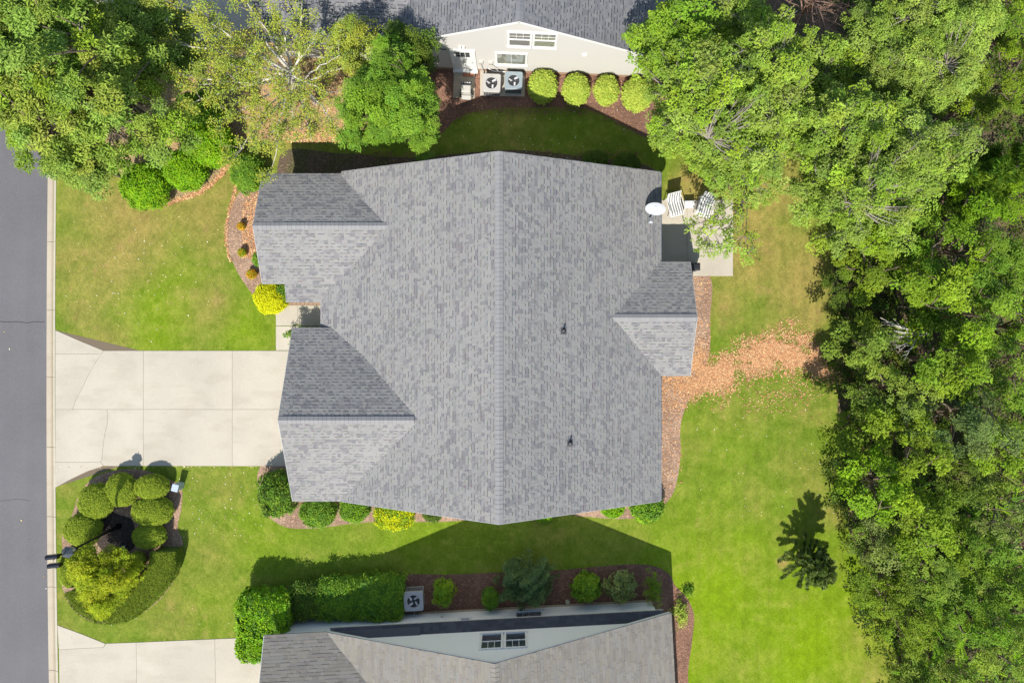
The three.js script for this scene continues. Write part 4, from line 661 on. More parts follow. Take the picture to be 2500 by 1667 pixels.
// the wood: each crown a tree of its own
const woods = [
  [2455, 60, 105, 6.5, 'green', 'olive', 'mid', 'bright green crown in the top corner of the wood'],
  [2440, 185, 95, 5.6, 'olive', 'yellow', 'mid', 'yellowish olive crown just under the top corner of the wood'],
  [2350, 250, 70, 4.6, 'olive', 'dark', 'mid', 'shaded olive tree behind the open-crowned tree, second row of the wood'],
  [2395, 480, 95, 6.2, 'bright', 'green', 'small', 'vivid green feathery crown beside the tall pine'],
  [2330, 600, 100, 6.6, 'green', 'bright', 'small', 'bright green crown directly below the feathery one'],
  [2460, 640, 85, 6, 'green', 'dark', 'small', 'deep green crown at the frame edge below the pine'],
  [2120, 650, 92, 4.8, 'olive', 'yellow', 'broad', 'olive crown at the wood edge right below the open-crowned tree'],
  [2235, 700, 100, 5.6, 'yellow', 'olive', 'broad', 'yellow-green leafy crown above the pale bare branches'],
  [2075, 700, 55, 3.2, 'dark', 'olive', 'mid', 'low dark bush-like tree jutting onto the dry lawn'],
  [2360, 765, 95, 5.8, 'green', 'olive', 'broad', 'mid-green crown behind the pale bare branches'],
  [2470, 800, 78, 5.4, 'green', 'bright', 'small', 'small-leaved bright crown halfway down the frame edge'],
  [2105, 840, 72, 4.2, 'fresh', 'dark', 'broad', 'fresh green tree where the orange leaf litter meets the wood'],
  [2300, 885, 92, 6.2, 'yellow', 'bright', 'broad', 'yellow-green crown below the pale bare branches'],
  [2165, 950, 86, 5.2, 'fresh', 'grey', 'mid', 'grey-green crown below the orange leaf litter'],
  [2400, 930, 88, 5.6, 'green', 'fresh', 'mid', 'fresh green crown between the yellow one and the frame edge'],
  [2350, 1030, 98, 6.6, 'blue', 'grey', 'small', 'bluish soft-textured crown, the only blue-green one in the wood'],
  [2095, 1050, 62, 4.2, 'olive', 'dark', 'broad', 'dark olive tree on the shaded lawn edge opposite the lower gable'],
  [2220, 1085, 88, 6, 'olive', 'yellow', 'broad', 'olive crown behind the dark lawn-edge tree'],
  [2460, 1085, 84, 6.2, 'yellow', 'olive', 'broad', 'golden yellow-green crown at the frame edge below the bluish one'],
  [2150, 1190, 88, 5.8, 'bright', 'yellow', 'broad', 'bright yellow-green crown at the lawn edge above the young dark conifer'],
  [2330, 1165, 86, 4.6, 'dark', 'olive', 'mid', 'dark shaded crown deep in the wood under the bluish one'],
  [2435, 1230, 82, 5, 'grey', 'fresh', 'mid', 'grey-green crown near the frame edge with fern-like neighbours'],
  [2255, 1285, 76, 4.6, 'yellow', 'fresh', 'broad', 'small yellow-green crown level with the top of the young dark conifer'],
  [2130, 1310, 62, 3.8, 'grey', 'olive', 'mid', 'soft grey-green bushy tree beside the young dark conifer'],
  [2165, 1450, 70, 3.6, 'olive', 'yellow', 'mid', 'olive thicket tree at the lawn edge below the young dark conifer'],
  [2270, 1400, 74, 3.8, 'fresh', 'yellow', 'small', 'fresh green small-leaved thicket tree'],
  [2385, 1350, 80, 4.2, 'green', 'fresh', 'small', 'lush small-leaved tree in the lower wood near the frame edge'],
  [2460, 1440, 70, 3.8, 'green', 'yellow', 'small', 'dense green tree at the frame edge in the lower wood'],
  [2225, 1530, 70, 3.8, 'olive', 'fresh', 'mid', 'olive-green tree above the dark gap in the lower wood'],
  [2360, 1500, 76, 4, 'green', 'bright', 'small', 'lively green tree in the lower wood, two crowns in from the frame edge'],
  [2450, 1580, 78, 4.2, 'fresh', 'yellow', 'mid', 'yellowish fresh tree in the lowest corner of the wood'],
  [2300, 1655, 66, 3.6, 'fresh', 'olive', 'mid', 'fresh tree at the lower edge of the frame in the wood'],
  [2215, 1660, 50, 2.8, 'dark', 'olive', 'mid', 'low dark tree at the lower edge of the frame by the lawn'],
];
woods.forEach(([px, py, r, h, pal, pal2, leaf, label], i) => { tree('woodland_tree', label, { px, py, r: r * 0.98, ch: h, ry: Math.min(3, h * 0.5), seed: 100 + i, leaf, pal, pal2, mix: 0.3, clump: 0.5, dens: leaf === 'small' ? 1.0 : 0.8, size: leaf === 'small' ? 1.25 : 1.05, group: 'trees of the wood behind the lawn', limbs: 6, lean: [Math.min(2.4, r * 0.024), 0.1], gap: 0.76, k: 0.8, warm: 0.3, share: 0.6 }); });
{ // tall pine at the frame edge
  reseed(150); const h0 = 9, [bx, bz] = G(2505, 392, h0), root = thing('pine_tree', [bx, 0, bz]); tag(root, 'tall soft-needled pine top leaning in at the frame edge', 'tree', null);
  mesh('trunk', limb(V(0, -0.05, 0), V(0, h0 + 1, 0), 0.2, 0.03, 0.01, 8, 8).geo, M.bark, root); const L = new Leaves('pine'), wood = [];
  for (let i = 0; i < 52; i++) { const t = rnd(), y = lerp(4.8, h0 + 0.9, t), az = rr(0, 6.28), r = lerp(1.7, 0.25, t) * rr(0.7, 1.1), e = V(Math.cos(az) * r, y + r * 0.25, Math.sin(az) * r); wood.push(limb(V(0, y, 0), e, 0.03, 0.008, 0.05, 4, 4).geo); for (let k = 0; k < 26; k++) L.add(V(0, y, 0).lerp(e, rr(0.35, 1.05)).add(V(gauss(), gauss() * 0.6, gauss()).multiplyScalar(0.22)), V(gauss() * 0.5, 1, gauss() * 0.5).normalize(), rr(0.8, 1.2), tone('green', 0.8)); }
  mesh('limbs', merge(...wood), M.bark, root); L.build('crown', root);
}
{ // pale dead branches among the crowns
  reseed(151); const [bx, bz] = G(2235, 815, 4), root = thing('dead_tree', [bx, 0, bz]); tag(root, 'pale dead branches sticking out among the green crowns of the wood', 'dead tree');
  mesh('trunk', limb(V(0.4, -0.05, 0.2), V(0.1, 4.6, 0), 0.1, 0.06, 0.03, 5, 8).geo, M.paleBark, root); const wood = [];
  for (const [dx, dy] of [[-75, -40], [-62, -22], [-50, 8], [-58, 22], [-40, 34], [-30, 62], [-52, -8], [-36, 48]]) { const [ex, ez] = G(2235 + dx, 815 + dy, 5.2), l = limb(V(0.1, rr(4, 4.6), 0), V(ex - bx, rr(4.9, 5.6), ez - bz), 0.045, 0.012, 0.1, 6, 6); wood.push(l.geo); for (let k = 0; k < 5; k++) { const s = l.pts[2 + Math.floor(rnd() * 4)]; wood.push(limb(s, s.clone().add(V(-rr(0.2, 0.6), gauss() * 0.2 + 0.1, gauss() * 0.5)), 0.014, 0.004, 0.1, 3, 4).geo); } }
  mesh('limbs', merge(...wood), M.paleBark, root);
}
{ // low growth between the trunks
  reseed(152); const L = new Leaves('mid'), F = new Leaves('fern'), root = thing('undergrowth', [0, 0, 0]); tag(root, 'tangled low undergrowth and ferns covering the woodland floor', 'undergrowth', null, 'stuff');
  for (let i = 0; i < 8000; i++) { const px = 2000 + 560 * Math.pow(rnd(), 1.35), py = rr(-30, 1720), edge = 2048 + (py > 1280 ? (py - 1280) * 0.27 : 0) + 22 * Math.sin(py * 0.02) + 14 * Math.sin(py * 0.07); if (px < edge + rr(-18, 30)) continue; const y = rr(0.1, 1.1) * (0.5 + fbm(px * 0.02, py * 0.02, 2)), [x, z] = G(px, py, y); L.add(V(x, y, z), V(gauss() * 0.6, 1, gauss() * 0.6).normalize(), rr(0.9, 1.6), tone(pick(['olive', 'dark', 'green', 'dark']), 0.55)); }
  for (let i = 0; i < 650; i++) { const px = rr(2200, 2540), py = rr(1180, 1720), y = rr(1.2, 3.4), [x, z] = G(px, py, y); F.add(V(x, y, z), V(gauss() * 0.5, 1, gauss() * 0.5).normalize(), rr(0.7, 1.15), tone(pick(['green', 'fresh', 'bright']))); }
  for (const m of [...L.build('foliage', root), ...F.build('fern_fronds', root)]) m.userData.kind = 'stuff';
}

// young dark conifer on the rear lawn: whorls of long rope-like branches clothed in short needles
SP.needle = [sprig(15, 0.1, 0.024, 0.02, 1.0, 17)];
{
  reseed(160); const [bx, bz] = G(1948, 1352, 0), root = thing('young_conifer', [bx, 0, bz]); tag(root, 'young dark star-shaped conifer with rope-like spiky branches on the rear lawn', 'tree');
  const wood = [], L = new Leaves('needle'); mesh('trunk', limb(V(0, -0.03, 0), V(0.04, 3.1, 0.04), 0.06, 0.02, 0.02, 6, 8).geo, M.bark, root);
  for (let i = 0; i < 64; i++) { const az = i * 2.39996 + rr(-0.2, 0.2), t = i / 63, len = lerp(1.35, 0.4, t) * rr(0.85, 1.1), y0 = lerp(0.45, 2.9, t), e = V(Math.cos(az) * len, y0 + len * lerp(0.12, 0.75, t), Math.sin(az) * len), l = limb(V(0.03, y0, 0.03), e, 0.018, 0.01, 0.04, 7, 5), c = new THREE.CatmullRomCurve3(l.pts), n = Math.round(len * 46); wood.push(l.geo); for (let k = 0; k < n; k++) { const u = 0.16 + 0.84 * k / n, d = c.getTangent(u), p = c.getPoint(u); L.add(p.add(V(gauss(), gauss(), gauss()).multiplyScalar(0.022)), d.clone().multiplyScalar(0.8).add(V(gauss(), gauss() + 0.4, gauss()).multiplyScalar(0.7)).normalize(), rr(0.8, 1.25), tone(rnd() < 0.45 ? 'grey' : 'dark', rr(0.8, 1.5))); } }
  mesh('limbs', merge(...wood), M.bark, root); L.build('crown', root);
}

// ------------------------------------------------------------------ shrubs
const c1 = (x, y) => [x / 3.0154, y / 3.0154], at = (c) => ({ px: c[0], py: c[1] });
shrub('clipped_shrub', 'bright green rounded shrub nearest the front lawn under the oak', { px: 351, py: 452, rx: 54, rz: 52, h: 1.5, leaf: 'mid', pal: 'bright', seed: 201, rough: 0.1, solid: 1 });
shrub('clipped_shrub', 'bright green shrub beside the leaf-strewn bed edge, middle of the row under the oak', { px: 448, py: 412, rx: 48, rz: 46, h: 1.6, leaf: 'mid', pal: 'bright', seed: 202, rough: 0.1, solid: 1 });
shrub('clipped_shrub', 'largest bright green shrub of the row between the oak and the birch', { px: 507, py: 352, rx: 60, rz: 52, h: 1.8, leaf: 'mid', pal: 'bright', pal2: 'yellow', mix: 0.15, seed: 203, rough: 0.1, solid: 1 });
shrub('clipped_shrub', 'shaded green shrub at the far end of the row beneath the birch', { px: 488, py: 272, rx: 58, rz: 46, h: 1.9, leaf: 'mid', pal: 'green', seed: 204, rough: 0.1, solid: 1 });
shrub('foundation_shrub', 'dark green shrub at the front corner of the grey roof under birch twigs', { px: 601, py: 420, rx: 38, rz: 46, h: 1.3, leaf: 'small', pal: 'green', seed: 205, solid: 1 });
shrub('golden_shrub', 'round bright yellow shrub beside the front walk', { px: 659, py: 726, rx: 39, rz: 38, h: 1.3, leaf: 'small', pal: 'gold', seed: 206, rough: 0.05, solid: 1 });
shrub('foundation_shrub', 'small green shrub half hidden under the porch eave behind the yellow one', { px: 690, py: 712, rx: 20, rz: 26, h: 1.1, leaf: 'small', pal: 'green', seed: 207 });
[['smallest', 587, 552], ['yellow-flecked', 590, 616], ['largest', 613, 669]].forEach(([w, px, py], i) => shrub('flowering_plant', w + ' orange-leaved plant in the front bed' + ['; nearest the corner shrub', '; middle of the three', '; nearest the yellow shrub'][i], { px, py, rx: 7 + i * 1.5, h: 0.4, leaf: 'tiny', pal: 'orange', pal2: 'yellow', mix: i === 1 ? 0.6 : 0.25, seed: 210 + i, cat: 'plant' }));
shrub('foundation_shrub', 'tiny green plant peeking out from the eave beside the orange plants', { px: 629, py: 633, rx: 9, rz: 15, h: 0.7, leaf: 'small', pal: 'green', seed: 214 });
shrub('porch_shrub', 'dark leafy shrub at the porch corner beside the front walk', { px: 737, py: 820, rx: 27, rz: 20, h: 1.25, leaf: 'small', pal: 'green', pal2: 'dark', seed: 215, rough: 0.5, dens: 0.5 });
shrub('foundation_shrub', 'big dark green shrub at the garage corner next to the driveway', { px: 676, py: 1205, rx: 44, rz: 56, h: 1.5, leaf: 'mid', pal: 'green', pal2: 'dark', mix: 0.4, seed: 216, rough: 0.14 });
shrub('foundation_shrub', 'green shrub under the garage eave, second from the driveway', { px: 775, py: 1248, rx: 42, rz: 38, h: 1.1, leaf: 'small', pal: 'green', seed: 217 });
shrub('foundation_shrub', 'rounded green shrub next to the yellow-green one along the garage side', { px: 865, py: 1243, rx: 35, rz: 32, h: 1.0, leaf: 'small', pal: 'green', pal2: 'bright', seed: 218 });
shrub('golden_shrub', 'yellow-green shrub half under the eave on the garage side', { px: 962, py: 1256, rx: 49, rz: 38, h: 1.1, leaf: 'small', pal: 'gold', pal2: 'yellow', mix: 0.5, seed: 219 });
shrub('foundation_shrub', 'small dark shrub barely showing at the edge of the gable shadow', { px: 1056, py: 1255, rx: 22, rz: 16, h: 0.7, leaf: 'small', pal: 'dark', seed: 220 });
shrub('foundation_shrub', 'sliver of green plant under the rake right of the main ridge', { px: 1325, py: 1256, rx: 24, rz: 14, h: 0.7, leaf: 'small', pal: 'bright', seed: 221 });
shrub('foundation_shrub', 'small green shrub near the rear lower corner of the main house', { px: 1496, py: 1238, rx: 28, rz: 24, h: 0.8, leaf: 'small', pal: 'bright', seed: 222 });
shrub('foundation_shrub', 'larger dark-centred green shrub at the rear lower corner by the lawn', { px: 1580, py: 1238, rx: 38, rz: 36, h: 1.0, leaf: 'mid', pal: 'green', pal2: 'bright', seed: 223 });
shrub('foundation_shrub', 'dark shrub in the shade above the main roof, nearer the ridge', { px: 1453, py: 392, rx: 30, rz: 24, h: 0.9, leaf: 'small', pal: 'dark', seed: 224 });
shrub('foundation_shrub', 'dark shrub in the shade above the main roof, nearer the rear corner', { px: 1530, py: 402, rx: 32, rz: 24, h: 0.9, leaf: 'small', pal: 'dark', seed: 225 });
[[1325, 209, 32, 37, 'pale lime round shrub next to the air conditioners, partly shaded', 1.2], [1407, 217, 31, 34, 'pale lime round shrub, second from the air conditioners', 1.1], [1481, 219, 28, 32, 'pale lime round shrub, smallest and third from the air conditioners', 1.0], [1556, 229, 33, 39, 'pale lime round shrub, farthest from the air conditioners by the spreading tree', 1.1]].forEach(([px, py, rx, rz, label, h], i) => shrub('lime_shrub', label, { px, py, rx, rz, h, leaf: 'small', pal: 'lime', seed: 230 + i, rough: 0.04, size: 1.15, solid: 1, group: 'lime shrubs along the upper house' }));
// the island bed
const mound = (label, x, y, rx, rz, h, i, k = 1) => { const p = c7(x, y); shrub('clipped_mound', label, { px: p[0], py: p[1], rx: rx * 0.372, rz: rz * 0.372, h, leaf: 'tiny', pal: 'clip', seed: 240 + i, rough: 0.03, solid: 1, size: 1.05, dens: 1.15, group: 'clipped mounds round the lamp post', k }); };
mound('large clipped mound nearest the street at the top of the island', 485, 388, 112, 112, 1.05, 0);
mound('clipped mound crossed by the lamp post shadow', 650, 312, 100, 104, 0.95, 1);
mound('flattened clipped mound beside the white utility pedestal', 850, 292, 106, 78, 0.95, 2);
mound('clipped mound below the one beside the pedestal', 852, 452, 130, 94, 1.0, 3);
mound('clipped mound beside the street, overhung by the lamp post', 396, 572, 112, 104, 1.2, 4);
mound('shaded clipped mound on the house side of the lamp post', 832, 612, 102, 78, 1.05, 5);
mound('small dark clipped ball behind the yellow-green small tree', 742, 788, 48, 66, 1.2, 6);
mound('low clipped hedge block along the street side of the small tree', 322, 828, 66, 120, 1.0, 7);
{ // crescent hedge
  reseed(255); const outer = [[285, 990], [350, 1095], [440, 1158], [560, 1185], [690, 1165], [800, 1095], [900, 985], [962, 890], [992, 800], [990, 722]], inner = [[350, 965], [430, 1000], [520, 1010], [600, 1010], [680, 990], [740, 950], [790, 890], [830, 820], [845, 770], [848, 722]], H = 0.95;
  const mk = (l, h) => new THREE.CatmullRomCurve3(l.map((q) => { const p = c7(...q), g = G(p[0], p[1], h); return V(g[0], h, g[1]); })), co = mk(outer, H), ci = mk(inner, H), cob = mk(outer, H), N = 60;
  const base = co.getPoint(0.5), root = thing('crescent_hedge', [base.x, 0, base.z]); tag(root, 'low crescent-shaped clipped hedge round the yellow-green small tree', 'hedge');
  const L = new Leaves('tiny'), b = new MB(); b.color([0.09, 0.15, 0.018]); const O = V(base.x, 0, base.z);
  for (let i = 0; i < N; i++) { const a0 = co.getPoint(i / N).sub(O), a1 = co.getPoint((i + 1) / N).sub(O), b0 = ci.getPoint(i / N).sub(O), b1 = ci.getPoint((i + 1) / N).sub(O), g = (v, y) => [v.x, y, v.z], t = H - 0.06; b.hexa([g(a0, 0), g(a1, 0), g(b1, 0), g(b0, 0)], [g(a0.clone().lerp(b0, 0.05), t), g(a1.clone().lerp(b1, 0.05), t), g(b1.clone().lerp(a1, 0.05), t), g(b0.clone().lerp(a0, 0.05), t)]); }
  mesh('inner_leaves', b.geo(), std({ vertexColors: true, roughness: 1 }), root);
  for (let i = 0; i < 7500; i++) { const t = rnd(), a = co.getPoint(t).sub(O), c = ci.getPoint(t).sub(O), u = rnd(); if (u < 0.7) { const s = rnd(), p = a.lerp(c, s); p.y = H + rr(-0.06, 0.02) - Math.pow(Math.abs(s - 0.5) * 2, 6) * 0.12; L.add(p, V(gauss() * 0.5, 1, gauss() * 0.5).normalize(), rr(0.8, 1.15), tone('hedge')); } else { const s = u < 0.87 ? -0.01 : 1.01, out = a.clone().sub(c).setY(0).normalize().multiplyScalar(s < 0 ? 1 : -1), p = a.lerp(c, s); p.y = H * rr(0.05, 1); L.add(p, out.add(V(gauss() * 0.4, 0.4, gauss() * 0.4)).normalize(), rr(0.8, 1.15), tone('hedge')); } }
  L.build('foliage', root);
}
tree('small_tree', 'bushy yellow-green small tree inside the crescent hedge', { px: c7(540, 880)[0], py: c7(540, 880)[1], r: 81, ry: 0.9, ch: 1.95, seed: 260, leaf: 'mid', pal: 'sunny', pal2: 'yellow', mix: 0.3, clump: 0.4, clumps: 62, dens: 1.1, gap: 0.46, k: 1.05, trunk: 0.07 });
// hedge and plants along the lower house
shrub('tall_hedge', 'tall bright green square-cut hedge at the corner of the lower driveway', { px: 647, py: 1500, rx: 58, rz: 54, h: 1.6, leaf: 'broad', pal: 'bright', pal2: 'green', mix: 0.3, seed: 270, square: 9, rough: 0.03, dens: 1.0, solid: 1, cat: 'hedge' });
shrub('tall_hedge', 'lower end of the bright hedge beside the tan-grey roof corner', { px: 625, py: 1570, rx: 38, rz: 34, h: 1.45, leaf: 'broad', pal: 'bright', pal2: 'green', mix: 0.3, seed: 271, square: 5, rough: 0.05, solid: 1, cat: 'hedge' });
shrub('tall_hedge', 'shaded dark hedge block right beside the bright corner hedge', { px: 752, py: 1464, rx: 46, rz: 40, h: 0.95, leaf: 'mid', pal: 'dark', pal2: 'green', seed: 272, square: 7, solid: 1, cat: 'hedge' });
shrub('tall_hedge', 'hedge block with a sunlit top edge, middle of the hedge row', { px: 832, py: 1458, rx: 52, rz: 46, h: 1.05, leaf: 'mid', pal: 'green', seed: 273, square: 7, solid: 1, cat: 'hedge' });
shrub('tall_hedge', 'hedge block next to the lower air conditioner', { px: 926, py: 1456, rx: 56, rz: 50, h: 1.15, leaf: 'mid', pal: 'green', seed: 274, square: 7, solid: 1, cat: 'hedge' });
shrub('loose_plant', 'small yellow-green plant beside the lower air conditioner', { px: 1082, py: 1446, rx: 22, rz: 26, h: 0.9, leaf: 'small', pal: 'yellow', seed: 280, rough: 0.35, dens: 0.6, cat: 'plant' });
shrub('loose_plant', 'small dark green shrub near the wall between the two larger plants', { px: 1197, py: 1462, rx: 18, rz: 22, h: 0.9, leaf: 'small', pal: 'green', seed: 281, rough: 0.2, dens: 0.8, cat: 'plant' });
shrub('loose_plant', 'large loose blue-green shrub against the shaded wall', { px: 1285, py: 1420, rx: 54, rz: 44, h: 1.6, leaf: 'tiny', pal: 'blue', seed: 282, rough: 0.4, dens: 0.45, size: 1.7, cat: 'shrub' });
shrub('loose_plant', 'rounded olive-green shrub beside the blue-green one', { px: 1431, py: 1434, rx: 33, rz: 28, h: 1.2, leaf: 'small', pal: 'yellow', pal2: 'green', mix: 0.4, seed: 283, rough: 0.2, cat: 'shrub' });
shrub('loose_plant', 'open shrub with large pale leaves near the rear corner of the lower house', { px: 1514, py: 1432, rx: 36, rz: 34, h: 1.2, leaf: 'big', pal: 'grey', seed: 284, rough: 0.25, dens: 0.55, size: 0.6, cat: 'shrub' });
shrub('loose_plant', 'thin sparse plant at the dark corner of the lower bed', { px: 1594, py: 1436, rx: 19, rz: 36, h: 1.0, leaf: 'small', pal: 'olive', seed: 285, rough: 0.5, dens: 0.16, cat: 'plant' });
shrub('loose_plant', 'pale yellow-green plant in the narrow bed beside the lower eave', { px: 1662, py: 1498, rx: 15, rz: 28, h: 0.6, leaf: 'small', pal: 'lime', seed: 286, rough: 0.45, dens: 0.24, cat: 'plant' });
shrub('loose_plant', 'small green sprawling plant at the lawn edge of the lower bed', { px: 1682, py: 1444, rx: 13, rz: 9, h: 0.25, leaf: 'small', pal: 'green', seed: 287, rough: 0.4, dens: 0.3, cat: 'plant' });

// ------------------------------------------------------------------ fallen leaves
{
  const lf = new THREE.BufferGeometry(), P = []; leafTris(P, V(-0.05, 0.012, 0), V(1, 0, 0), V(0, 0.1, 1).normalize(), V(0, 1, 0), 0.1, 0.055); lf.setAttribute('position', new THREE.Float32BufferAttribute(P, 3)); lf.computeVertexNormals();
  const mat = std({ roughness: 0.8, side: THREE.DoubleSide });
  const scatter = (label, list, cols) => { const im = new THREE.InstancedMesh(lf, mat, list.length); im.name = numbered('fallen_leaves'); tag(im, label, 'fallen leaves', null, 'stuff'); list.forEach(([x, z, s, y = 0.015], i) => { q1.setFromEuler(new THREE.Euler(gauss() * 0.5, rr(0, 6.28), gauss() * 0.5)); mtx.compose(V(x, y, z), q1, V(s, s, s)); im.setMatrixAt(i, mtx); const c = pick(cols), k = rr(0.75, 1.2); im.setColorAt(i, lin(c[0] * k, c[1] * k, c[2] * k)); }); scene.add(shadowed(im)); };
  const ORANGE = [[0.66, 0.35, 0.17], [0.74, 0.45, 0.22], [0.56, 0.27, 0.13], [0.78, 0.56, 0.3], [0.5, 0.25, 0.13]], PALE = [[0.75, 0.66, 0.4], [0.82, 0.78, 0.6], [0.5, 0.36, 0.16], [0.7, 0.56, 0.25]];
  reseed(300); let list = []; const blobs = [[1660, 950, 60, 45, 1700], [1740, 915, 85, 48, 2600], [1800, 890, 50, 40, 900], [1880, 870, 85, 55, 3000], [1935, 850, 60, 60, 2200], [2010, 885, 70, 42, 2000], [1920, 810, 30, 30, 500], [1700, 880, 40, 60, 700], [1860, 960, 190, 60, 420], [2050, 900, 50, 40, 350]];
  for (const [px, py, a, b, n] of blobs) for (let i = 0; i < n * 2.6; i++) { const x = px + gauss() * a * 1.35, y = py + gauss() * b * 1.35; if (x < 1612 || rnd() > 0.12 + 0.88 * smooth(0.3, 0.62, fbm(x * 0.03, y * 0.035, 3))) continue; list.push([...G(x, y), rr(0.45, 0.95), rr(0.012, 0.03)]); }
  scatter('drift of orange fallen leaves crossing the rear lawn from the house to the wood', list, ORANGE);
  list = []; for (let i = 0; i < 900; i++) list.push([...G(rr(1614, 1735), rr(675, 1190)), rr(0.6, 1.2)]); for (let i = list.length; i--;) { const x = list[i][0] * 51 + 1250, y = list[i][1] * 51 + 797; if ((y < 940 && x < 1688) || (y > 940 && x > 1665 + Math.max(0, 60 - (y - 940)))) list.splice(i, 1); }
  scatter('scattered brown leaves on the narrow rear bed of the main house', list, ORANGE);
  list = []; const arc = new THREE.CatmullRomCurve3([[395, 500], [450, 484], [505, 458], [545, 418], [562, 395]].map((q) => V(q[0], 0, q[1]))); for (let i = 0; i < 800; i++) { const p = arc.getPoint(rnd()); list.push([...G(p.x + gauss() * 9, p.z + gauss() * 9), rr(0.6, 1.3)]); }
  const arc2 = new THREE.CatmullRomCurve3([[578, 452], [566, 490], [554, 540], [552, 590], [562, 640]].map((q) => V(q[0], 0, q[1]))); for (let i = 0; i < 380; i++) { const p = arc2.getPoint(Math.pow(rnd(), 1.5)); list.push([...G(p.x + gauss() * 6, p.z + gauss() * 8), rr(0.6, 1.2)]); } for (let i = 0; i < 900; i++) list.push([...G(rr(592, 632), 470 + Math.pow(rnd(), 0.8) * 160), rr(0.6, 1.2)]);
  scatter('band of orange leaves along the curved edges of the front beds', list, ORANGE);
  list = []; for (let i = 0; i < 1600; i++) list.push([...G(rr(560, 860), rr(190, 350)), rr(0.6, 1.2)]); for (let i = 0; i < 500; i++) list.push([...G(rr(690, 840), rr(318, 348)), rr(0.7, 1.3)]);
  scatter('orange and straw leaves under the sparse birch', list, [...ORANGE, [0.5, 0.4, 0.16]]);
  list = []; for (let i = 0; i < 200; i++) { const px = 350 + gauss() * 300, py = 660 + gauss() * 250; if (px < 142 || px > 660 || py < 480 || py > 850 || (px > 545 && py < 720)) continue; list.push([...G(px, py), rr(0.4, 0.9)]); } for (let i = 0; i < 90; i++) list.push([...G(rr(420, 640), rr(1145, 1330)), rr(0.5, 0.9)]); for (let i = 0; i < 40; i++) list.push([...G(rr(150, 640), rr(1470, 1560)), rr(0.4, 0.8)]); for (let i = 0; i < 120; i++) list.push([...G(rr(1700, 2060), rr(940, 1260)), rr(0.4, 0.8)]); for (let i = 0; i < 60; i++) list.push([...G(rr(140, 640), 1139 + rr(-1, 3)), rr(0.4, 0.8)]); for (let i = 0; i < 70; i++) list.push([...G(rr(1100, 1560), rr(255, 400)), rr(0.4, 0.9)]); for (let i = 0; i < 7; i++) list.push([X(rr(5, 112)), Z(rr(380, 1660)), rr(0.6, 1.1), -0.075]);
  { const keep = list; list = []; for (let i = 0; i < 900; i++) { const px = rr(1070, 1560), py = 268 + gauss() * 22 + (px > 1450 ? (px - 1450) * 0.45 : 0) + (px < 1150 ? (1150 - px) * 0.5 : 0); list.push([...G(px, py), rr(0.5, 1.1)]); } for (let i = 0; i < 500; i++) { const px = rr(860, 1560); list.push([...G(px, 372 - Math.abs(px - 1230) * -0.02 + gauss() * 16), rr(0.5, 1)]); } scatter('brown mulch bits and leaves on the shaded lawn between the upper houses', list, [[0.25, 0.13, 0.08], [0.2, 0.1, 0.06], [0.32, 0.18, 0.1]]); list = keep; }
  scatter('pale specks of single dry leaves on the lawns and the street', list, PALE);
}

// ------------------------------------------------------------------ objects
{ // lamp post with a six-sided lantern
  const [x, z] = G(290, 1284), r = thing('lamp_post', [x, 0, z]); tag(r, 'tall black lamp post with a six-sided lantern in the island bed', 'street lamp');
  mesh('post', new THREE.LatheGeometry([[0.14, 0], [0.14, 0.1], [0.1, 0.16], [0.085, 0.7], [0.06, 0.8], [0.05, 3.3], [0.075, 3.34], [0.075, 3.4], [0.05, 3.44]].map((q) => new THREE.Vector2(...q)), 20), M.blackMetal, r);
  const cage = []; for (let i = 0; i < 6; i++) { const a = i / 6 * 6.283 + 0.26; cage.push(tube([V(Math.cos(a) * 0.12, 3.44, Math.sin(a) * 0.12), V(Math.cos(a) * 0.2, 3.86, Math.sin(a) * 0.2)], 0.012, 0.012, 5)); } cage.push(cyl(0.14, 0.14, 0.03, 0, 3.43, 0, 6)); mesh('lantern_frame', merge(...cage), M.blackMetal, r);
  const gl = M.frosted = std({ color: lin(0.5, 0.5, 0.46), roughness: 0.3 }); for (let i = 0; i < 6; i++) { const a0 = i / 6 * 6.283 + 0.26, a1 = (i + 1) / 6 * 6.283 + 0.26, q = (a, rr_, y) => [Math.cos(a) * rr_, y, Math.sin(a) * rr_]; new MB().quad(q(a1, 0.115, 3.45), q(a0, 0.115, 3.45), q(a0, 0.195, 3.85), q(a1, 0.195, 3.85)).build('lantern_pane', gl, r); }
  const ro = new MB(); for (let i = 0; i < 6; i++) { const a0 = i / 6 * 6.283 + 0.26, a1 = (i + 1) / 6 * 6.283 + 0.26, q = (a, R, y) => [Math.cos(a) * R, y, Math.sin(a) * R]; ro.quad(q(a1, 0.26, 3.86), q(a0, 0.26, 3.86), q(a0, 0.03, 4.06), q(a1, 0.03, 4.06)); ro.quad(q(a0, 0.26, 3.86), q(a1, 0.26, 3.86), q(a1, 0.26, 3.83), q(a0, 0.26, 3.83)); ro.tri(q(a1, 0.26, 3.83), [0, 3.83, 0], q(a0, 0.26, 3.83)); } ro.build('lantern_roof', std({ color: lin(0.09, 0.105, 0.12), roughness: 0.3, metalness: 0.3 }), r);
  mesh('finial', merge(cyl(0.03, 0.012, 0.1, 0, 4.05, 0, 10), (() => { const s = new THREE.SphereGeometry(0.03, 10, 8); s.translate(0, 4.17, 0); return s; })()), M.blackMetal, r);
}
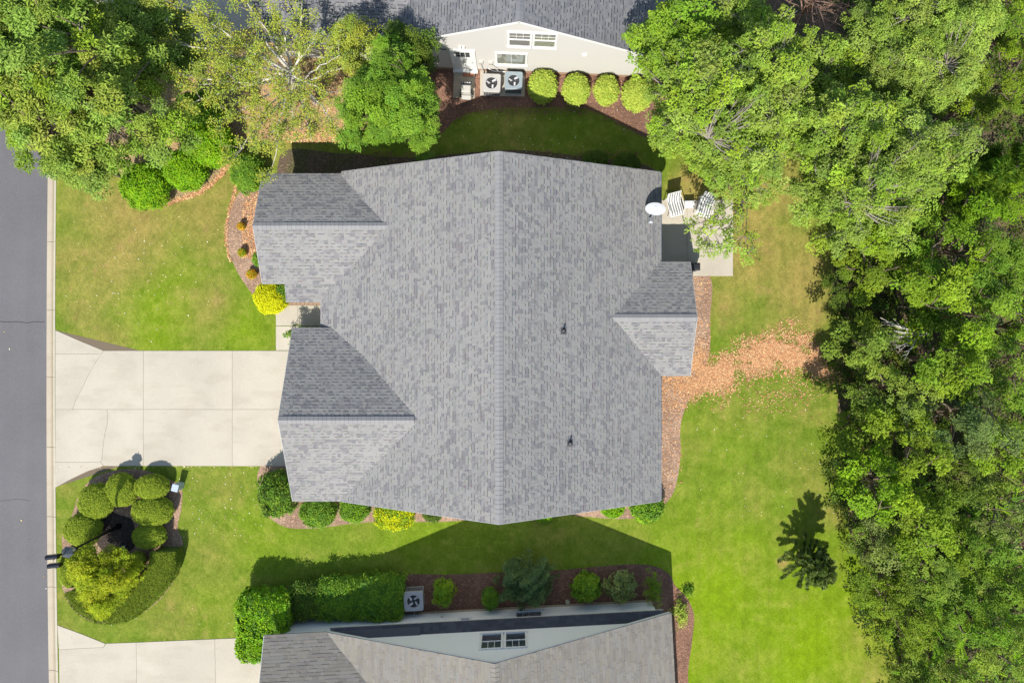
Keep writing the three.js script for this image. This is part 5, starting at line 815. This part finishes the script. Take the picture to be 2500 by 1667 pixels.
{ // twin mailboxes at the kerb
  const mk = (px, py, label) => {
    const [x, z] = G(px, py, 1.2), r = thing('mailbox', [x, 0, z], 0.12); const s = new THREE.Shape(); s.moveTo(-0.1, 0); s.lineTo(0.1, 0); s.lineTo(0.1, 0.12); s.absarc(0, 0.12, 0.1, 0, Math.PI, false); s.lineTo(-0.1, 0);
    const g = new THREE.ExtrudeGeometry(s, { depth: 0.52, bevelEnabled: true, bevelSize: 0.006, bevelThickness: 0.008, bevelSegments: 2, curveSegments: 10 }); g.rotateY(-Math.PI / 2); g.translate(0.26, 1.02, 0); mesh('mailbox_body', g, M.mail ||= std({ color: lin(0.02, 0.022, 0.032), roughness: 0.25, metalness: 0.2 }), r);
    const d = new THREE.ExtrudeGeometry(s, { depth: 0.012, bevelEnabled: false, curveSegments: 10 }); d.scale(1.06, 1.04, 1); d.rotateY(-Math.PI / 2); d.translate(-0.272, 1.015, 0); mesh('mailbox_door', d, M.mail, r); mesh('handle', boxG(0.03, 0.03, 0.05, -0.295, 1.17, 0, 0.006), M.steel, r);
    mesh('post', merge(boxG(0.09, 1.02, 0.09, 0.2, 0, 0, 0.008), boxG(0.5, 0.04, 0.1, 0.02, 0.975, 0)), M.blackMetal, r); mesh('flag', boxG(0.03, 0.14, 0.012, 0.1, 1.14, 0.115), M.steel, r);
    tag(r, label, 'mailbox', 'mailboxes at the kerb'); };
  mk(124, 1361, 'black mailbox at the kerb, half under the lantern of the lamp post'); mk(129, 1382, 'black mailbox at the kerb on the side of the lower driveway');
}
function pedestal(px, py, label, col, turn) { const [x, z] = G(px, py, 0.8), r = thing('utility_pedestal', [x, 0, z], turn); mesh('cabinet', boxG(0.28, 0.6, 0.3, 0, 0, 0, 0.03), std({ color: lin(...col), roughness: 0.45 }), r); mesh('lid', boxG(0.32, 0.08, 0.36, 0, 0.58, 0, 0.03), std({ color: lin(...col), roughness: 0.4 }), r); mesh('hasp', boxG(0.05, 0.06, 0.03, 0, 0.45, 0.155, 0.006), M.steel, r); tag(r, label, 'utility box'); }
pedestal(422, 1193, 'pale blue-white utility pedestal on the edge of the island bed', [0.4, 0.47, 0.56], -0.25); pedestal(277, 1352, 'grey-blue utility box mostly hidden by the yellow-green small tree', [0.2, 0.25, 0.32], 0.2);
function condenser(px, py, turn, label, body, blades, size) { // outdoor air conditioner
  const [x, z] = G(px, py, 0.8), r = thing('air_conditioner', [x, 0.05, z], turn), s = size, h = 0.78; tag(r, label, 'air conditioner');
  const bm = std({ color: lin(...body), roughness: 0.45 }), lv = new MB();
  mesh('cabinet', merge(boxG(s - 0.06, h - 0.1, s - 0.06, 0, 0.02, 0, 0.03)), M.dark, r);
  for (let i = 0; i < 11; i++) { const a = -s / 2 + s * (i + 0.5) / 11; for (const e of [-1, 1]) { lv.box(a - 0.012, 0.05, e * (s / 2 - 0.012) - 0.012, a + 0.012, h - 0.12, e * (s / 2 - 0.012) + 0.012); lv.box(e * (s / 2 - 0.012) - 0.012, 0.05, a - 0.012, e * (s / 2 - 0.012) + 0.012, h - 0.12, a + 0.012); } } lv.build('louvres', bm, r); mesh('base_pan', boxG(s, 0.06, s, 0, 0, 0, 0.02), bm, r);
  const sh = new THREE.Shape(), q = s / 2 + 0.02, c = 0.09; sh.moveTo(-q + c, -q); sh.lineTo(q - c, -q); sh.quadraticCurveTo(q, -q, q, -q + c); sh.lineTo(q, q - c); sh.quadraticCurveTo(q, q, q - c, q); sh.lineTo(-q + c, q); sh.quadraticCurveTo(-q, q, -q, q - c); sh.lineTo(-q, -q + c); sh.quadraticCurveTo(-q, -q, -q + c, -q); const ho = new THREE.Path(); ho.absarc(0, 0, s * 0.36, 0, 6.2832, true); sh.holes.push(ho);
  const top = new THREE.ExtrudeGeometry(sh, { depth: 0.1, bevelEnabled: true, bevelSize: 0.015, bevelThickness: 0.02, bevelSegments: 2, curveSegments: 28 }); top.rotateX(-Math.PI / 2); top.translate(0, h - 0.13, 0); mesh('top_cover', top, bm, r);
  const wl = new THREE.CylinderGeometry(s * 0.36, s * 0.36, 0.2, 32, 1, true); wl.translate(0, h - 0.14, 0); mesh('fan_shroud', wl, std({ color: lin(0.02, 0.02, 0.022), roughness: 0.6, side: THREE.DoubleSide }), r);
  const fm = std({ color: lin(0.62, 0.62, 0.64), roughness: 0.5 }), hub = mesh('fan', cyl(0.07, 0.07, 0.06, 0, h - 0.16, 0, 16), M.dark, r);
  for (let i = 0; i < blades; i++) { const a = i / blades * 6.283 + 0.5, g = new THREE.BoxGeometry(s * 0.23, 0.008, s * 0.26); g.rotateX(0.35); g.translate(s * 0.2, h - 0.09, 0); g.rotateY(a); mesh('fan_blade', g, fm, hub); }
  const gr = []; for (let i = 2; i <= 6; i += 2) { const t = new THREE.TorusGeometry(s * 0.06 * i, 0.0022, 4, 28); t.rotateX(Math.PI / 2); t.translate(0, h - 0.005, 0); gr.push(t); } for (let i = 0; i < 2; i++) { const g = new THREE.BoxGeometry(s * 0.72, 0.004, 0.004); g.rotateY(i / 6 * Math.PI); g.translate(0, h - 0.005, 0); gr.push(g); } mesh('fan_guard', merge(...gr), std({ color: lin(0.3, 0.3, 0.31), roughness: 0.5 }), r);
  mesh('name_plate', boxG(0.16, 0.006, 0.03, 0, h - 0.012, -s / 2 + 0.05), M.steel, r);
}
condenser(1200, 202, -0.042, 'light grey air conditioner nearer the white side door', [0.44, 0.43, 0.41], 3, 0.78); condenser(1254, 196, -0.042, 'blue-grey air conditioner next to the first lime shrub', [0.25, 0.3, 0.33], 3, 0.76); condenser(1009, 1468, 0.0536, 'air conditioner in the shade between hedge and wall of the lower house', [0.42, 0.43, 0.45], 4, 0.84);
{ // wheeled grill cart at the upper house
  const [x, z] = G(1138, 214, 0.6), r = thing('grill_cart', [x, 0.045, z], -0.05); tag(r, 'beige wheeled grill cart on the tan step below the white side door', 'grill');
  const be = std({ color: lin(0.5, 0.48, 0.43), roughness: 0.5 });
  mesh('body', merge(boxG(0.46, 0.5, 0.46, 0, 0.14, 0.02, 0.03)), be, r); mesh('hood', merge(boxG(0.46, 0.14, 0.34, 0, 0.62, 0.1, 0.05)), be, r); mesh('shelf', merge(boxG(0.44, 0.03, 0.2, 0, 0.3, 0.38, 0.01)), M.greyPaint, r);
  mesh('control_panel', boxG(0.5, 0.1, 0.1, 0, 0.62, -0.19, 0.015), M.dark, r); for (let i = 0; i < 4; i++) mesh('vent_slot', boxG(0.08, 0.012, 0.05, -0.17 + i * 0.113, 0.715, -0.19), M.greyPaint, r);
  for (const s of [-1, 1]) { const w = new THREE.CylinderGeometry(0.13, 0.13, 0.07, 20); w.rotateZ(Math.PI / 2); w.translate(s * 0.27, 0.13, 0.2); const t = mesh('wheel', w, M.dark, r); const hb = new THREE.CylinderGeometry(0.05, 0.05, 0.08, 12); hb.rotateZ(Math.PI / 2); hb.translate(s * 0.27, 0.13, 0.2); mesh('hub', hb, M.greyPaint, t); mesh('leg', boxG(0.03, 0.14, 0.03, s * 0.2, 0, -0.16), M.greyPaint, r); mesh('handle', boxG(0.06, 0.04, 0.2, s * 0.255, 0.56, 0.18, 0.015), M.dark, r); }
  const [mx, mz] = G(1143, 183), mt = thing('door_mat', [mx, 0.05, mz], -0.042); mesh('mat', boxG(0.5, 0.018, 0.18, 0, 0, 0, 0.006), std({ color: lin(0.42, 0.17, 0.1), roughness: 1, bumpMap: fineBump, bumpScale: 0.006 }), mt); mesh('border', merge(boxG(0.52, 0.02, 0.02, 0, 0, -0.1), boxG(0.52, 0.02, 0.02, 0, 0, 0.1)), M.brick, mt); tag(mt, 'narrow terracotta door mat between the side door and grill cart', 'door mat');
}
{ // dark patio grill by the rear wing
  const [x, z] = G(1700, 650, 1), r = thing('patio_grill', [x, 0.022, z], 0); tag(r, 'dark covered grill at the corner of the patio by the rear wing', 'grill');
  mesh('cabinet', merge(boxG(0.42, 0.7, 0.36, 0, 0.06, 0, 0.02)), M.dark, r); const hd = new THREE.CylinderGeometry(0.17, 0.17, 0.46, 20, 1, false, 0, Math.PI); hd.rotateZ(Math.PI / 2); hd.rotateX(-Math.PI / 2 + Math.PI / 2); hd.translate(0, 0.78, 0); mesh('lid', merge(boxG(0.46, 0.1, 0.36, 0, 0.76, 0, 0.03), boxG(0.4, 0.12, 0.28, 0, 0.84, 0, 0.05)), M.dark, r);
  mesh('side_shelf', boxG(0.22, 0.03, 0.32, -0.32, 0.74, 0, 0.01), std({ color: lin(0.06, 0.1, 0.13), roughness: 0.4 }), r); mesh('handle', tube([V(-0.14, 0.86, 0.19), V(0.14, 0.86, 0.19)], 0.012, 0.012, 6), M.steel, r); for (const s of [-1, 1]) for (const t of [-1, 1]) mesh('foot', cyl(0.025, 0.025, 0.06, s * 0.17, 0, t * 0.14, 8), M.dark, r);
}
function strapChair(px, py, turn, label) { // reclining chair with striped straps
  const [x, z] = G(px, py, 0.45), r = thing('patio_chair', [x, 0.022, z], turn); tag(r, label, 'chair', 'strap chairs on the patio');
  const T = (pts, rad = 0.016) => tube(new THREE.CatmullRomCurve3(pts.map((q) => V(...q))).getPoints(12), rad, rad, 6), W = 0.31;
  for (const s of [-1, 1]) { mesh('side_rail', T([[s * W, 0.98, -0.5], [s * W, 0.72, -0.4], [s * W, 0.43, -0.2], [s * W, 0.4, 0.05], [s * W, 0.42, 0.42], [s * W, 0.36, 0.5]], 0.018), M.white, r); mesh('armrest', merge(T([[s * (W + 0.05), 0.62, -0.36], [s * (W + 0.06), 0.64, 0], [s * (W + 0.05), 0.62, 0.34]], 0.02)), M.white, r); mesh('leg', T([[s * (W + 0.05), 0.62, 0.34], [s * (W + 0.06), 0.3, 0.4], [s * (W + 0.06), 0, 0.42]]), M.white, r); mesh('leg', T([[s * (W + 0.05), 0.62, -0.36], [s * (W + 0.06), 0.3, -0.34], [s * (W + 0.06), 0, -0.36]]), M.white, r); }
  mesh('cross_bar', merge(T([[-W, 0.98, -0.5], [0, 0.99, -0.5], [W, 0.98, -0.5]]), T([[-W, 0.36, 0.5], [0, 0.36, 0.51], [W, 0.36, 0.5]]), T([[-W, 0.4, -0.1], [0, 0.39, -0.1], [W, 0.4, -0.1]])), M.white, r);
  const wm = M.strapW ||= std({ color: lin(0.72, 0.72, 0.7), roughness: 0.6 }), gm = M.strapG ||= std({ color: lin(0.2, 0.21, 0.22), roughness: 0.6 }), prof = [[0.97, -0.49], [0.84, -0.44], [0.6, -0.33], [0.44, -0.22], [0.4, -0.08], [0.41, 0.15], [0.43, 0.36], [0.37, 0.5]];
  for (let i = 0; i < 10; i++) { const x0 = -0.29 + i * 0.058, x1 = x0 + 0.054, b = new MB(); for (let k = 0; k + 1 < prof.length; k++) { const a = prof[k], c = prof[k + 1]; b.hexa([[x0, c[0] - 0.008, c[1]], [x1, c[0] - 0.008, c[1]], [x1, a[0] - 0.008, a[1]], [x0, a[0] - 0.008, a[1]]], [[x0, c[0] + 0.006, c[1]], [x1, c[0] + 0.006, c[1]], [x1, a[0] + 0.006, a[1]], [x0, a[0] + 0.006, a[1]]]); } b.build('strap', i % 2 ? gm : wm, r); }
}
strapChair(1648, 500, 0.26, 'striped grey and white strap chair beside the satellite dish'); strapChair(1723, 502, -0.3, 'striped grey and white strap chair half hidden by overhanging leaves');
{ // white side table
  const [x, z] = G(1684, 499, 0.45), r = thing('side_table', [x, 0.022, z], 0.03); tag(r, 'small white side table between the two striped chairs', 'table'); mesh('table_top', boxG(0.46, 0.03, 0.34, 0, 0.42, 0, 0.012), M.white, r); for (const s of [-1, 1]) for (const t of [-1, 1]) mesh('leg', cyl(0.015, 0.015, 0.42, s * 0.18, 0, t * 0.13, 8), M.white, r);
}
{ // satellite dish on the rear eave
  const [x, z] = G(1594, 512, 2.9), y = 6 - 0.506 * (x - RX), r = thing('satellite_dish', [x, y, z]); tag(r, 'white satellite dish on the rear eave above the patio chairs', 'satellite dish');
  const wm = std({ color: lin(0.46, 0.48, 0.52), roughness: 0.5 }), pts = [], pb = []; for (let i = 0; i <= 10; i++) { const t = i / 10; pts.push(new THREE.Vector2(t * 0.44, t * t * 0.09)); } for (let i = 10; i >= 0; i--) { const t = i / 10; pts.push(new THREE.Vector2(t * 0.44, t * t * 0.09 - 0.012)); }
  const d = new THREE.LatheGeometry(pts, 40); d.scale(1, 1, 0.9); const face = V(-0.2, 0.5, 0.8).normalize(), Q = new THREE.Quaternion().setFromUnitVectors(YUP, face), c = V(0.08, 0.5, -0.06); d.applyQuaternion(Q); d.translate(c.x, c.y, c.z); mesh('reflector', d, wm, r);
  const lo = new MB(); lo.quad([-0.07, 0.012, 0.03], [0.07, 0.012, 0.03], [0.06, 0.012, -0.01], [-0.06, 0.012, -0.01]); const lg = lo.geo(); lg.translate(0, 0.012, -0.1); lg.applyQuaternion(Q); lg.translate(c.x, c.y, c.z); mesh('printed_badge', lg, std({ color: lin(0.4, 0.44, 0.52), roughness: 0.5 }), r);
  mesh('mast', merge(tube([V(-0.02, 0, 0.06), V(-0.02, 0.3, 0.0), V(c.x, c.y - 0.03, c.z - 0.02)], 0.025, 0.025, 8), boxG(0.18, 0.02, 0.18, -0.02, -0.01, 0.06)), M.steel, r); const arm = V(-0.12, 0.42, 0.55); mesh('arm', tube([V(0.02, 0.26, 0.16), V(-0.06, 0.28, 0.4), arm], 0.018, 0.016, 6), wm, r); const ln = new THREE.CylinderGeometry(0.05, 0.035, 0.12, 14); ln.rotateX(-0.9); ln.translate(arm.x, arm.y + 0.03, arm.z); mesh('receiver', merge(ln, boxG(0.2, 0.05, 0.06, arm.x, arm.y - 0.01, arm.z + 0.03, 0.015)), wm, r);
}
{ const [x, z] = G(1386, 1471, 0.1), r = thing('stepping_stone', [x, 0, z]); const g = new THREE.CylinderGeometry(0.11, 0.115, 0.1, 24); g.translate(0, 0.05, 0); mesh('stone', g, std({ color: lin(0.62, 0.56, 0.42), roughness: 0.8 }), r); const t = new THREE.TorusGeometry(0.1, 0.01, 6, 24); t.rotateX(Math.PI / 2); t.translate(0, 0.1, 0); mesh('rim', t, M.kerb, r); tag(r, 'round cream stone disc against the shaded wall of the lower house', 'stone'); }
{ const [x, z] = G(346, 1402), r = thing('flower_pot', [x, 0, z]); mesh('pot', new THREE.LatheGeometry([[0.0, 0], [0.09, 0], [0.12, 0.2], [0.14, 0.2], [0.14, 0.25], [0.11, 0.25], [0.1, 0.2], [0, 0.19]].map((q) => new THREE.Vector2(...q)), 20), std({ color: lin(0.42, 0.18, 0.1), roughness: 0.9 }), r); tag(r, 'small terracotta pot between the crescent hedge and the small tree', 'pot'); }

// ------------------------------------------------------------------ render
const renderer = new THREE.WebGLRenderer({ antialias: true });
renderer.setSize(1024, 682);
renderer.toneMapping = THREE.LinearToneMapping; renderer.toneMappingExposure = EXPOSURE;
renderer.shadowMap.enabled = true; renderer.shadowMap.type = THREE.PCFSoftShadowMap;
renderer.render(scene, camera);
